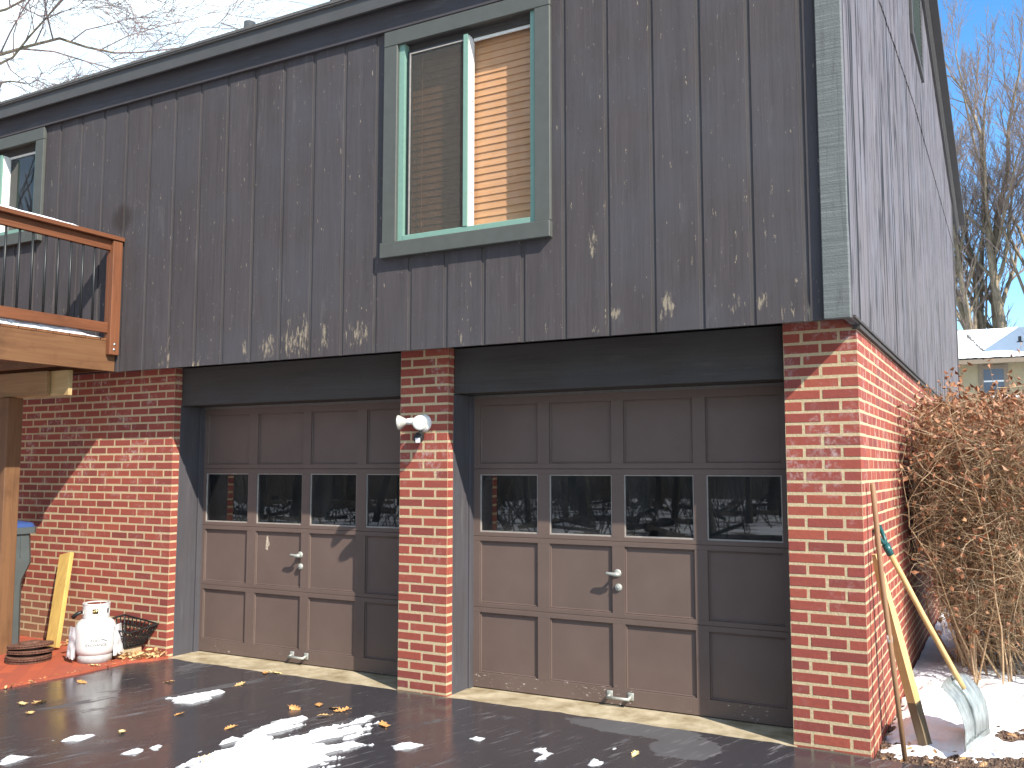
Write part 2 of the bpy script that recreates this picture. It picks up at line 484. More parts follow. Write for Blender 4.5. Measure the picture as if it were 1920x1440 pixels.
def asphalt_mat():
    m, nt, n, l, b = newmat('wet_asphalt')
    v = texco(n, l)
    fine = noise(n, l, v, 190, 3, 0.7)
    big = noise(n, l, texrot(n, l, 0.284, (1, 0.3, 1)), 2.2, 6, 0.65, 0.5)
    # shovel drag streaks run along the drive
    st = noise(n, l, texrot(n, l, 0.284, (1, 0.10, 1)), 26, 6, 0.72, 0.2)
    stm = noise(n, l, texco(n, l, loc=(5, 2, 0)), 1.3, 3, 0.6)
    c = ramp(n, l, fine, [(0.3, (0.028, 0.026, 0.030)), (0.7, (0.052, 0.048, 0.054))])
    mid = noise(n, l, texrot(n, l, 0.284, (1, 0.25, 1)), 34, 5, 0.7)
    kdry = mapr(n, l, math_(n, l, 'ADD', big, math_(n, l, 'MULTIPLY', mid, 0.30)), 0.755, 0.80)
    # a dried patch in front of the nearer door
    sep = n.new("ShaderNodeSeparateXYZ"); t = n.new("ShaderNodeTexCoord")
    l.new(t.outputs['Object'], sep.inputs[0])
    ed = noise(n, l, texco(n, l, loc=(1, 1, 1)), 7, 5, 0.65)
    for (px, py, ax, ay) in ((-1.32, -0.12, 0.50, 0.17), (-0.95, -0.36, 0.22, 0.24)):
        dx = math_(n, l, 'DIVIDE', math_(n, l, 'SUBTRACT', sep.outputs['X'], px), ax)
        dy = math_(n, l, 'DIVIDE', math_(n, l, 'SUBTRACT', sep.outputs['Y'], py), ay)
        d2 = math_(n, l, 'ADD', math_(n, l, 'MULTIPLY', dx, dx), math_(n, l, 'MULTIPLY', dy, dy))
        q = mapr(n, l, math_(n, l, 'ADD', d2, math_(n, l, 'MULTIPLY', ed, 1.6)), 1.55, 1.68, 1, 0)
        kdry = math_(n, l, 'MAXIMUM', kdry, q)
    c = mixc(n, l, kdry, c, (0.082, 0.079, 0.084))
    ks = math_(n, l, 'MULTIPLY', mapr(n, l, st, 0.56, 0.68), mapr(n, l, stm, 0.42, 0.58))
    c = mixc(n, l, math_(n, l, 'MULTIPLY', ks, 0.6), c, (0.24, 0.23, 0.24))
    l.new(c, b.inputs['Base Color'])
    wet = noise(n, l, texco(n, l, (1, 0.5, 1), loc=(3, 8, 0)), 2.2, 4, 0.55)
    r = mapr(n, l, wet, 0.38, 0.66, 0.07, 0.34)
    r = math_(n, l, 'ADD', r, math_(n, l, 'MULTIPLY', math_(n, l, 'MAXIMUM', kdry, ks), 0.4))
    l.new(r, b.inputs['Roughness'])
    b.inputs['Specular IOR Level'].default_value = 0.5
    h = math_(n, l, 'ADD', math_(n, l, 'MULTIPLY', fine, 0.5), noise(n, l, v, 45, 3, 0.6))
    bump(n, l, b, h, 0.10, 0.004)
    return m
M['asphalt'] = asphalt_mat()

def concrete_mat():
    m, nt, n, l, b = newmat('apron_concrete')
    v = texco(n, l)
    f = noise(n, l, v, 5, 5, 0.65)
    f2 = noise(n, l, v, 150, 3, 0.7)
    c = ramp(n, l, f, [(0.35, (0.23, 0.175, 0.095)), (0.62, (0.46, 0.39, 0.27))])
    c = mixc(n, l, mapr(n, l, f2, 0.45, 0.8, 0, 0.4), c, (0.22, 0.18, 0.12))
    l.new(c, b.inputs['Base Color'])
    setp(b, Roughness=0.85)
    bump(n, l, b, f2, 0.3, 0.003)
    return m
M['concrete'] = concrete_mat()

def ground_mat():
    m, nt, n, l, b = newmat('patchy_snow_ground')
    v = texco(n, l)
    f = noise(n, l, v, 0.7, 7, 0.65)
    f2 = noise(n, l, v, 30, 5, 0.7)
    so = ramp(n, l, f2, [(0.3, (0.05, 0.035, 0.02)), (0.7, (0.14, 0.10, 0.06))])
    k = mapr(n, l, math_(n, l, 'ADD', f, math_(n, l, 'MULTIPLY', f2, 0.25)), 0.55, 0.62)
    c = mixc(n, l, k, so, (0.84, 0.86, 0.90))
    l.new(c, b.inputs['Base Color'])
    setp(b, Roughness=0.8)
    bump(n, l, b, f2, 0.5, 0.02)
    return m
M['ground'] = ground_mat()

def mulch_mat():
    m, nt, n, l, b = newmat('bark_mulch')
    v = texco(n, l)
    vo = n.new("ShaderNodeTexVoronoi"); vo.inputs['Scale'].default_value = 75
    l.new(texco(n, l, (1, 0.45, 1), rot=(0, 0, 0.6)), vo.inputs['Vector'])
    c = ramp(n, l, vo.outputs['Color'], [(0.1, (0.035, 0.02, 0.014)), (0.5, (0.09, 0.052, 0.034)), (0.9, (0.20, 0.13, 0.085))])
    l.new(c, b.inputs['Base Color'])
    setp(b, Roughness=0.9)
    bump(n, l, b, vo.outputs['Distance'], 0.9, 0.02)
    return m
M['mulch'] = mulch_mat()

def paver_mat():
    m, nt, n, l, b = newmat('red_pavers')
    br = n.new("ShaderNodeTexBrick")
    l.new(texco(n, l, rot=(0, 0, 0.78)), br.inputs['Vector'])
    br.inputs['Scale'].default_value = 1.0
    br.inputs['Brick Width'].default_value = 0.20
    br.inputs['Row Height'].default_value = 0.10
    br.inputs['Mortar Size'].default_value = 0.003
    br.inputs['Color1'].default_value = (0.40, 0.085, 0.035, 1)
    br.inputs['Color2'].default_value = (0.30, 0.065, 0.035, 1)
    br.inputs['Mortar'].default_value = (0.27, 0.065, 0.032, 1)
    f = noise(n, l, texco(n, l), 9, 5, 0.7)
    c = mixc(n, l, mapr(n, l, f, 0.55, 0.8, 0, 0.5), br.outputs['Color'], (0.14, 0.07, 0.05))
    l.new(c, b.inputs['Base Color'])
    setp(b, Roughness=0.75)
    bump(n, l, b, f, 0.3, 0.004)
    return m
M['paver'] = paver_mat()

def leaf_mat(name, cols):
    m, nt, n, l, b = newmat(name)
    gi = n.new("ShaderNodeNewGeometry")
    stops = [(i / max(1, len(cols) - 1), c) for i, c in enumerate(cols)]
    c = ramp(n, l, gi.outputs['Random Per Island'], stops)
    f = noise(n, l, texco(n, l), 60, 3, 0.6)
    c = mixc(n, l, mapr(n, l, f, 0.4, 0.8, 0, 0.3), c, (0.16, 0.08, 0.03))
    l.new(c, b.inputs['Base Color'])
    setp(b, Roughness=0.6)
    return m
M['oak'] = leaf_mat('dry_oak_leaf', [(0.66, 0.46, 0.22), (0.58, 0.34, 0.14)])
M['oakpale'] = leaf_mat('pale_oak_leaf', [(0.80, 0.62, 0.32), (0.80, 0.60, 0.28)])
M['oakorange'] = leaf_mat('orange_oak_leaf', [(0.58, 0.29, 0.10), (0.58, 0.29, 0.10)])
M['litter'] = leaf_mat('leaf_litter', [(0.60, 0.36, 0.15), (0.42, 0.20, 0.07), (0.70, 0.48, 0.24), (0.28, 0.12, 0.05)])
M['hedgeleaf'] = leaf_mat('dead_hedge_leaf', [(0.27, 0.105, 0.05), (0.36, 0.16, 0.075), (0.19, 0.07, 0.036), (0.46, 0.25, 0.13)])
M['twig'] = leaf_mat('hedge_twig', [(0.32, 0.215, 0.12), (0.44, 0.315, 0.18), (0.23, 0.145, 0.085), (0.54, 0.42, 0.26)])
M['blockhill'] = simple('added_hillside', (0.060, 0.050, 0.042), 0.95, var=0.5, scale=0.6, bmp=0.3)
M['bark'] = simple('grey_brown_bark', (0.23, 0.185, 0.125), 0.9, var=0.45, scale=9, bmp=0.5, stretch=(1, 1, 0.3))
M['twigs'] = simple('tree_twigs', (0.24, 0.185, 0.155), 0.9, var=0.25, scale=3, bmp=0)
M['paletwigs'] = simple('sunlit_tree_twigs', (0.24, 0.17, 0.155), 0.8, var=0.25, scale=3, bmp=0)
M['darkbark'] = simple('dark_bark', (0.075, 0.062, 0.05), 0.9, var=0.4, scale=9, bmp=0.4)
M['nsiding'] = simple('tan_vinyl_siding', (0.40, 0.33, 0.20), 0.6, var=0.06, scale=6, bmp=0)
M['ntrim'] = simple('taupe_trim', (0.22, 0.17, 0.12), 0.6, bmp=0)
M['nglass'] = simple('neighbour_glass', (0.12, 0.15, 0.19), 0.08, var=0.1, bmp=0)

# ------------------------------------------------------------------ mesh builder
class MB:
    def __init__(self):
        self.v = []; self.f = []
    def add(self, vs, fs):
        o = len(self.v)
        self.v += [tuple(p) for p in vs]
        self.f += [tuple(i + o for i in q) for q in fs]
        return self
    def box(self, x0, x1, y0, y1, z0, z1, c=0.0):
        if x0 > x1: x0, x1 = x1, x0
        if y0 > y1: y0, y1 = y1, y0
        if z0 > z1: z0, z1 = z1, z0
        if c <= 0:
            vs = [(x, y, z) for x in (x0, x1) for y in (y0, y1) for z in (z0, z1)]
            self.add(vs, [(0, 1, 3, 2), (4, 6, 7, 5), (0, 4, 5, 1), (2, 3, 7, 6), (0, 2, 6, 4), (1, 5, 7, 3)])
            return self
        b = _chamfer()
        mid = ((x0 + x1) / 2, (y0 + y1) / 2, (z0 + z1) / 2)
        h = ((x1 - x0) / 2, (y1 - y0) / 2, (z1 - z0) / 2)
        c = min(c, *(q * 0.9 for q in h))
        vs = []
        for s, e in b[0]:
            vs.append(tuple(mid[i] + s[i] * (h[i] - (0 if e == i else c)) for i in range(3)))
        self.add(vs, b[1])
        return self
    def obox(self, p0, p1, w, h, up=(0, 0, 1), c=0.0, roll=0.0):
        """box from p0 to p1, width w across, height h along up-ish"""
        p0 = Vector(p0); p1 = Vector(p1)
        d = p1 - p0; L = d.length; d.normalize()
        s = d.cross(Vector(up))
        if s.length < 1e-6: s = d.cross(Vector((1, 0, 0)))
        s.normalize(); u = s.cross(d)
        if roll:
            s2 = s * cos(roll) + u * sin(roll); u = u * cos(roll) - s * sin(roll); s = s2
        t = MB(); t.box(0, L, -w / 2, w / 2, -h / 2, h / 2, c)
        self.add([p0 + d * a + s * b_ + u * c_ for a, b_, c_ in t.v], t.f)
        return self
    def tube(self, pts, rads, k=6, cap=True):
        pts = [Vector(p) for p in pts]
        n_ = len(pts)
        rings = []
        prev = None
        for i in range(n_):
            d = (pts[min(i + 1, n_ - 1)] - pts[max(i - 1, 0)])
            if d.length < 1e-9: d = Vector((0, 0, 1))
            d.normalize()
            if prev is None:
                a = d.orthogonal().normalized()
            else:
                a = prev - d * prev.dot(d)
                a = a.normalized() if a.length > 1e-6 else d.orthogonal().normalized()
            prev = a
            b_ = d.cross(a)
            r = rads[i] if hasattr(rads, '__len__') else rads
            rings.append([pts[i] + (a * cos(2 * pi * j / k) + b_ * sin(2 * pi * j / k)) * r for j in range(k)])
        o = len(self.v)
        for rg in rings: self.v += [tuple(p) for p in rg]
        for i in range(n_ - 1):
            for j in range(k):
                self.f.append((o + i * k + j, o + i * k + (j + 1) % k, o + (i + 1) * k + (j + 1) % k, o + (i + 1) * k + j))
        if cap:
            self.f.append(tuple(o + j for j in reversed(range(k))))
            self.f.append(tuple(o + (n_ - 1) * k + j for j in range(k)))
        return self
    def lathe(self, prof, c=(0, 0, 0), ax=(0, 0, 1), k=24, closed=False):
        """profile of (r, h) spun about axis ax through c"""
        ax = Vector(ax).normalized(); a = ax.orthogonal().normalized(); b_ = ax.cross(a); c = Vector(c)
        o = len(self.v); n_ = len(prof)
        for r, h in prof:
            for j in range(k):
                t = 2 * pi * j / k
                self.v.append(tuple(c + ax * h + (a * cos(t) + b_ * sin(t)) * max(r, 1e-5)))
        for i in range(n_ - (0 if closed else 1)):
            i2 = (i + 1) % n_
            for j in range(k):
                self.f.append((o + i * k + j, o + i * k + (j + 1) % k, o + i2 * k + (j + 1) % k, o + i2 * k + j))
        return self
    def poly_prism(self, pts, d):
        """planar outline pts extruded by vector d"""
        n_ = len(pts); d = Vector(d)
        vs = [Vector(p) for p in pts] + [Vector(p) + d for p in pts]
        fs = [tuple(range(n_))[::-1], tuple(range(n_, 2 * n_))] + [(i, (i + 1) % n_, n_ + (i + 1) % n_, n_ + i) for i in range(n_)]
        self.add(vs, fs)
        return self
    def xform(self, mat):
        self.v = [tuple(mat @ Vector(p)) for p in self.v]
        return self

_CH = None
def _chamfer():
    global _CH
    if _CH: return _CH
    vs = []; idx = {}
    for sx in (-1, 1):
        for sy in (-1, 1):
            for sz in (-1, 1):
                for e in range(3):
                    idx[(sx, sy, sz, e)] = len(vs)
                    vs.append(((sx, sy, sz), e))
    fs = []
    I = lambda s, e: idx[(s[0], s[1], s[2], e)]
    for e in range(3):
        a, b = [i for i in range(3) if i != e]
        for s in (-1, 1):
            q = []
            for (u, w) in ((-1, -1), (1, -1), (1, 1), (-1, 1)):
                c = [0, 0, 0]; c[e] = s; c[a] = u; c[b] = w
                q.append(I(c, e))
            fs.append(tuple(q))
    for e in range(3):   # edges along axis e
        a, b = [i for i in range(3) if i != e]
        for u in (-1, 1):
            for w in (-1, 1):
                c0 = [0, 0, 0]; c0[a] = u; c0[b] = w; c0[e] = -1
                c1 = list(c0); c1[e] = 1
                fs.append((I(c0, a), I(c1, a), I(c1, b), I(c0, b)))
    for sx in (-1, 1):
        for sy in (-1, 1):
            for sz in (-1, 1):
                fs.append(tuple(I((sx, sy, sz), e) for e in range(3)))
    _CH = (vs, fs)
    return _CH

def wpos(o):
    p = Vector((0, 0, 0))
    while o is not None:
        p += o.location
        o = o.parent
    return p

def obj(name, mb, mat, parent=None, smooth=False, fix=True, label=None):
    me = bpy.data.meshes.new(name)
    off = wpos(parent) if parent is not None else Vector((0, 0, 0))
    me.from_pydata([(p[0] - off.x, p[1] - off.y, p[2] - off.z) for p in mb.v], [], mb.f)
    if fix:
        bm = bmesh.new(); bm.from_mesh(me)
        bmesh.ops.recalc_face_normals(bm, faces=bm.faces)
        bm.to_mesh(me); bm.free()
    if smooth:
        me.polygons.foreach_set('use_smooth', [True] * len(me.polygons))
    me.materials.append(mat if not isinstance(mat, str) else M[mat])
    o = bpy.data.objects.new(name, me)
    COL.objects.link(o)
    if parent is not None: o.parent = parent
    if label: o['label'] = label
    return o

def tag(o, label, cat, group=None, kind=None):
    o['label'] = label; o['category'] = cat
    if group: o['group'] = group
    if kind: o['kind'] = kind
    return o

def thing(name, loc, label, cat, group=None):
    o = bpy.data.objects.new(name, None)
    o.empty_display_size = 0.1
    COL.objects.link(o)
    o.location = loc
    return tag(o, label, cat, group)

def struct(name, mb, mat, **kw):
    o = obj(name, mb, mat, **kw)
    o['kind'] = 'structure'
    return o

def rebase(o):
    """move a single-mesh object's origin to its base centre"""
    vs = [v.co.copy() for v in o.data.vertices]
    c = Vector((sum(v.x for v in vs) / len(vs), sum(v.y for v in vs) / len(vs), min(v.z for v in vs)))
    for v in o.data.vertices: v.co -= c
    o.location = c
    return o

# ------------------------------------------------------------------ constants of the place
H = 2.4384
CO = H / 36.0                 # brick course
XP = -0.42                    # near pier, left edge
PR, PL = -2.78, -3.195        # middle pillar
XL = -5.56                    # left wall, right edge
XEND = -11.0                  # far left end of the house
YB = 11.3                     # back wall
SY = -0.30                    # siding face
ZS = 2.395                    # lower edge of siding
YD = 0.34                     # garage door face
DT = 2.10                     # garage door top

# ------------------------------------------------------------------ setting: ground, driveway, apron, pavers
def grid_sheet(x0, x1, y0, y1, z, nx=1, ny=1):
    mb = MB()
    for j in range(ny + 1):
        for i in range(nx + 1):
            mb.v.append((x0 + (x1 - x0) * i / nx, y0 + (y1 - y0) * j / ny, z))
    for j in range(ny):
        for i in range(nx):
            a = j * (nx + 1) + i
            mb.f.append((a, a + 1, a + nx + 2, a + nx + 1))
    return mb
struct('ground', grid_sheet(-320, 320, -320, 320, -0.06), 'ground')

mb = MB()
outl = []
yy = -16.0
def edge_noise(i, a): return a * (mnoise.noise(Vector((i * 0.37, 2.1, 0.5))))
dr = [(-5.75, -16.0), (3.2, -16.0), (2.6, -5.0), (2.2, -0.12)]
x = 2.2
top = []
while x > -5.52:
    base = -0.015 if x < XP - 0.05 else (-0.035 if x < 0.02 else -0.055)
    top.append((x, base + 0.018 * mnoise.noise(Vector((x * 6.0, 0.3, 0))) + 0.01 * mnoise.noise(Vector((x * 23.0, 4.3, 0)))))
    x -= 0.05
left = [(-5.52, -0.13), (-5.64, -0.32), (-5.64, -0.76), (-5.70, -1.35), (-5.74, -3.0)]
poly = dr + top + left
mb.poly_prism([(px, py, -0.09) for px, py in poly], (0, 0, 0.085))
struct('driveway', mb, 'asphalt')

mb = MB(); mb.box(PR - 0.02, XP + 0.02, -0.06, 0.42, -0.08, -0.009); mb.box(XL - 0.02, PL + 0.02, -0.15, 0.42, -0.08, -0.009)
struct('concrete_apron', mb, 'concrete')
mb = MB(); mb.box(XEND + 0.05, 0.0 - 0.26, 0.42, YB - 0.2, -0.08, -0.012)
struct('garage_floor', mb, 'concrete')
mb = MB()
mb.poly_prism([(-5.53, -0.10, -0.05), (-5.53, 0.0, -0.05), (-10.5, 0.0, -0.05), (-10.5, -3.2, -0.05), (-5.74, -3.2, -0.05), (-5.70, -1.35, -0.05), (-5.64, -0.76, -0.05), (-5.64, -0.32, -0.05)], (0, 0, 0.062))
struct('paved_path', mb, 'paver')

# ------------------------------------------------------------------ house
house = thing('house', (0, 0, 0), 'two storey house with red brick garage level under dark stained wood siding', 'house')

BR = random.Random(3)
def brick(mb, x0, x1, y0, y1, i):
    j = lambda a: BR.uniform(-a, a)
    z1 = H - i * CO; z0 = z1 - CO
    ea = 0.0 if abs(x0 - XP) < 1e-4 or abs(x0 - PL) < 1e-4 else 0.006
    eb = 0.0 if abs(x1 - XL) < 1e-4 or abs(x1 - PR) < 1e-4 or x1 > 0 else 0.006
    mb.box(x0 + ea + j(.0012), min(x1, 0.0) - eb + j(.0012), y0 + j(.0012), y1 + j(.0012), z0 + 0.0125 + j(.0015), z1 + j(.0012), 0.0035)

# near pier with the long side wall: corner, front bond and side bond
mb = MB()
for i in range(37):
    ys = 0.0
    if i % 2 == 0:
        brick(mb, XP, XP + 0.212, 0, 0.10, i)
        brick(mb, XP + 0.212, 0.0055, 0, 0.10, i)
        y = 0.108
    else:
        brick(mb, XP, XP + 0.1065, 0, 0.10, i)
        brick(mb, XP + 0.1065, XP + 0.318, 0, 0.10, i)
        brick(mb, XP + 0.318, 0.0055, 0, 0.208, i)
        y = 0.216
    z1 = H - i * CO; z0 = z1 - CO
    while y < YB:
        e = min(y + 0.203, YB)
        j = lambda a: BR.uniform(-a, a)
        mb.box(-0.10, j(.0008), y + j(.001), e - 0.009, z0 + 0.0125 + j(.001), z1 + j(.001), 0.0025)
        y += 0.212
obj('brick_wall', mb, 'brick', house, label='long red brick side wall with its corner pier')
mb = MB()
for i in range(37):
    if i % 2 == 0:
        brick(mb, PL, PL + 0.2075, 0, 0.10, i); brick(mb, PL + 0.2075, PR, 0, 0.10, i)
    else:
        brick(mb, PL, PL + 0.1, 0, 0.10, i); brick(mb, PL + 0.1, PL + 0.31, 0, 0.10, i); brick(mb, PL + 0.31, PR, 0, 0.10, i)
obj('brick_pillar', mb, 'brick', house)
mb = MB()
for i in range(37):
    x = XL
    if i % 2: 
        brick(mb, x - 0.1065, x, 0, 0.10, i); x -= 0.1065
    while x > XEND:
        brick(mb, max(x - 0.212, XEND), x, 0, 0.10, i); x -= 0.212
obj('brick_wall', mb, 'brick', house, label='red brick wall under the wooden deck')
mb = MB()
r_ = 0.0012
mb.box(XP + r_, -r_, r_, 0.30, -0.2, H)
mb.box(-0.24, -r_, 0.30, YB, -0.2, H)
mb.box(PL + r_, PR - r_, r_, 0.095, -0.2, H)
mb.box(PL + 0.06, PR - 0.06, 0.095, 0.5, -0.2, H)
mb.box(XEND, XL - r_, r_, 0.095, -0.2, H)
mb.box(XEND, XL - 0.06, 0.095, 0.4, -0.2, H)
obj('mortar', mb, 'mortar', house)
# shell behind: back wall and left wall, ceiling of garage
mb = MB()
mb.box(XEND, 0.0, YB, YB + 0.15, -0.2, 6.2)
mb.box(XEND - 0.15, XEND - 0.001, -0.27, YB + 0.15, -0.2, 4.9)
mb.box(XEND, -0.245, 0.42, YB - 0.01, 2.56, 2.70)
mb.box(XEND, -0.26, 2.6, 2.7, -0.1, 2.55)
mb.box(XEND, -0.03, 0.9, 1.0, 2.71, 5.2)
obj('inner_wall', mb, 'dark', house)

# --- front siding: boards with grooves (channels), split round the two windows
WIN = [(-3.02, -1.915, 3.165, 4.63), (-8.26, -7.135, 3.765, 4.63)]
panels = MB(); grooves = MB()
ZT = 4.96
xs = [(-0.2165 - 0.2997 * k) for k in range(37)]
ivs = []
right = -0.098
for gx in xs:
    ivs.append((gx + 0.017, right, 0)); ivs.append((gx - 0.018, gx + 0.017, 1)); right = gx - 0.018
ivs.append((XEND, right, 0))
def column(mbb, x0, x1, y, ymax):
    cuts = sorted({x0, x1} | {w[k] for w in WIN for k in (0, 1) if x0 < w[k] < x1})
    for a, b in zip(cuts, cuts[1:]):
        m_ = (a + b) / 2
        zr = [(ZS, ZT)]
        for w in WIN:
            if w[0] < m_ < w[1]:
                zr = [(ZS, w[2]), (w[3], ZT)]
        for z0, z1 in zr:
            mbb.box(a, b, y, ymax, z0, z1)
for a, b, isg in ivs:
    if isg: column(grooves, a - 0.002, b + 0.002, SY + 0.0085, SY + 0.03)
    else: column(panels, a, b, SY, SY + 0.028)
obj('siding', panels, 'siding', house, label='dark brown vertical board siding with peeling paint')
obj('siding_groove', grooves, 'groove', house)
# corner board, a separate timber proud of the siding
mb = MB(); mb.box(-0.125, 0.016, SY - 0.035, SY - 0.001, ZS - 0.002, ZT + 0.1, 0.004)
obj('corner_board', mb, 'corner', house, label='weathered grey green corner board')
mb = MB(); mb.box(-0.115, 0.0, SY, SY + 0.03, ZS, ZT); obj('siding', mb, 'siding', house)
# underside of the overhang and the header boards
mb = MB(); mb.box(XEND, 0.0, SY + 0.03, 0.10, H + 0.012, H + 0.04); mb.box(XEND, 0.0, SY + 0.028, SY + 0.05, ZS + 0.004, H + 0.012)
obj('soffit', mb, 'header', house)
for a, b in ((PR, XP), (XL, PL)):
    mb = MB(); mb.box(a + 0.004, b - 0.004, 0.075, 0.115, DT + 0.012, H, 0.003); mb.box(a, b, 0.115, 0.40, DT + 0.016, H)
    obj('header_board', mb, 'header', house)
    mb = MB(); mb.box(a, b, YD - 0.012, YD + 0.02, DT - 0.004, DT + 0.014); obj('weather_strip', mb, 'rakelight', house)
# door jambs
for a, s in ((PR, 1), (XL, 1), (XP, -1), (PL, -1)):
    mb = MB()
    y0 = 0.072 if a != XP else 0.30
    mb.box(a + s * 0.002, a - s * 0.06, y0, 0.285, -0.02, DT + 0.012, 0.003)
    mb.box(a + s * 0.014, a - s * 0.06, 0.287, 0.42, -0.02, DT + 0.012, 0.003)
    obj('door_jamb', mb, 'jamb', house)

# --- garage doors
def garage_door(x0, x1, px, hx, label):
    """px: panel x ranges, hx: x of the stile carrying the handle"""
    mb = MB()
    rows = [(0.105, 0.530), (0.600, 1.045), (1.110, 1.530), (1.610, 2.040)]
    secs = [(-0.002, 0.5665), (0.5685, 1.0785), (1.0805, 1.5695), (1.5715, DT)]
    sx = [x0] + [v for p in px for v in p] + [x1]
    for si, (z0, z1) in enumerate(secs):
        p0, p1 = rows[si]
        mb.box(x0, x1, YD, YD + 0.04, z0, p0, 0.002)
        mb.box(x0, x1, YD, YD + 0.04, p1, z1, 0.002)
        for k in range(0, len(sx), 2):
            mb.box(sx[k], sx[k + 1], YD, YD + 0.04, p0 - 0.001, p1 + 0.001)
        for (a, b) in px:
            if si == 2:
                fr_ = MB()
                continue
            mb.box(a - 0.002, b + 0.002, YD + 0.019, YD + 0.03, p0 - 0.002, p1 + 0.002)
            # moulded edge round the panel
            for (xa, xb, za, zb) in ((a, a + 0.009, p0, p1), (b - 0.009, b, p0, p1), (a + 0.009, b - 0.009, p0, p0 + 0.009), (a + 0.009, b - 0.009, p1 - 0.009, p1)):
                mb.box(xa, xb, YD + 0.009, YD + 0.02, za, zb, 0.003)
    d = obj('garage_door', mb, 'door', house, label=label)
    for (a, b) in px:
        p0, p1 = rows[2]
        gm = MB(); gm.add([(a - 0.004, YD + 0.018, p0 - 0.004), (b + 0.004, YD + 0.018, p0 - 0.004), (b + 0.004, YD + 0.018, p1 + 0.004), (a - 0.004, YD + 0.018, p1 + 0.004)], [(0, 1, 2, 3)])
        gl = obj('pane', gm, 'glass', d, fix=False)
        bm_ = MB()
        for (xa, xb, za, zb) in ((a, a + 0.007, p0, p1), (b - 0.007, b, p0, p1), (a + 0.007, b - 0.007, p0, p0 + 0.010), (a + 0.007, b - 0.007, p1 - 0.007, p1)):
            bm_.box(xa, xb, YD + 0.006, YD + 0.016, za, zb)
        obj('pane_bead', bm_, 'castmetal' if False else 'beadwhite', d)
    # lever handle, lock and the lift handle near the floor
    hm = MB()
    hm.lathe([(0.0, 0.012), (0.022, 0.010), (0.027, 0.003), (0.027, 0.0)], (hx, YD, 0.868), (0, -1, 0), 16)
    hm.tube([(hx, YD, 0.868), (hx, YD - 0.045, 0.868)], 0.010, 8)
    hm.tube([(hx + 0.032, YD - 0.045, 0.862), (hx + 0.005, YD - 0.048, 0.862), (hx - 0.06, YD - 0.050, 0.868), (hx - 0.068, YD - 0.049, 0.869)], [0.009, 0.014, 0.010, 0.006], 8)
    obj('handle', hm, 'castmetal', d, smooth=True)
    lm = MB(); lm.lathe([(0.0, 0.016), (0.019, 0.015), (0.024, 0.010), (0.026, 0.0)], (hx + 0.006, YD, 0.773), (0, -1, 0), 20)
    lm.box(hx + 0.003, hx + 0.009, YD - 0.018, YD - 0.015, 0.766, 0.780)
    obj('lock', lm, 'castmetal', d, smooth=True)
    fm = MB()
    lx = hx + 0.01
    for q in (-0.075, 0.075):
        fm.box(lx + q - 0.022, lx + q + 0.022, YD - 0.005, YD, 0.035, 0.088, 0.003)
        fm.tube([(lx + q, YD - 0.004, 0.062), (lx + q * 0.95, YD - 0.04, 0.050)], [0.012, 0.012], 8)
    fm.tube([(lx - 0.082, YD - 0.042, 0.050), (lx + 0.082, YD - 0.042, 0.050)], 0.010, 8)
    obj('lift_handle', fm, 'castmetal', d, smooth=True)
    return d
M['beadwhite'] = simple('pale_glazing_bead', (0.32, 0.29, 0.26), 0.6, bmp=0)
PXR = [(-2.712, -2.236), (-2.143, -1.668), (-1.579, -1.091), (-1.005, -0.522)]
PXL = [(-5.513, -5.014), (-4.916, -4.416), (-4.331, -3.855), (-3.759, -3.265)]
garage_door(-2.782, -0.44, PXR, -1.630, 'brown panelled garage door beside the corner pier')
garage_door(-5.565, -3.18, PXL, -4.420, 'brown panelled garage door beside the deck with a scratched panel')

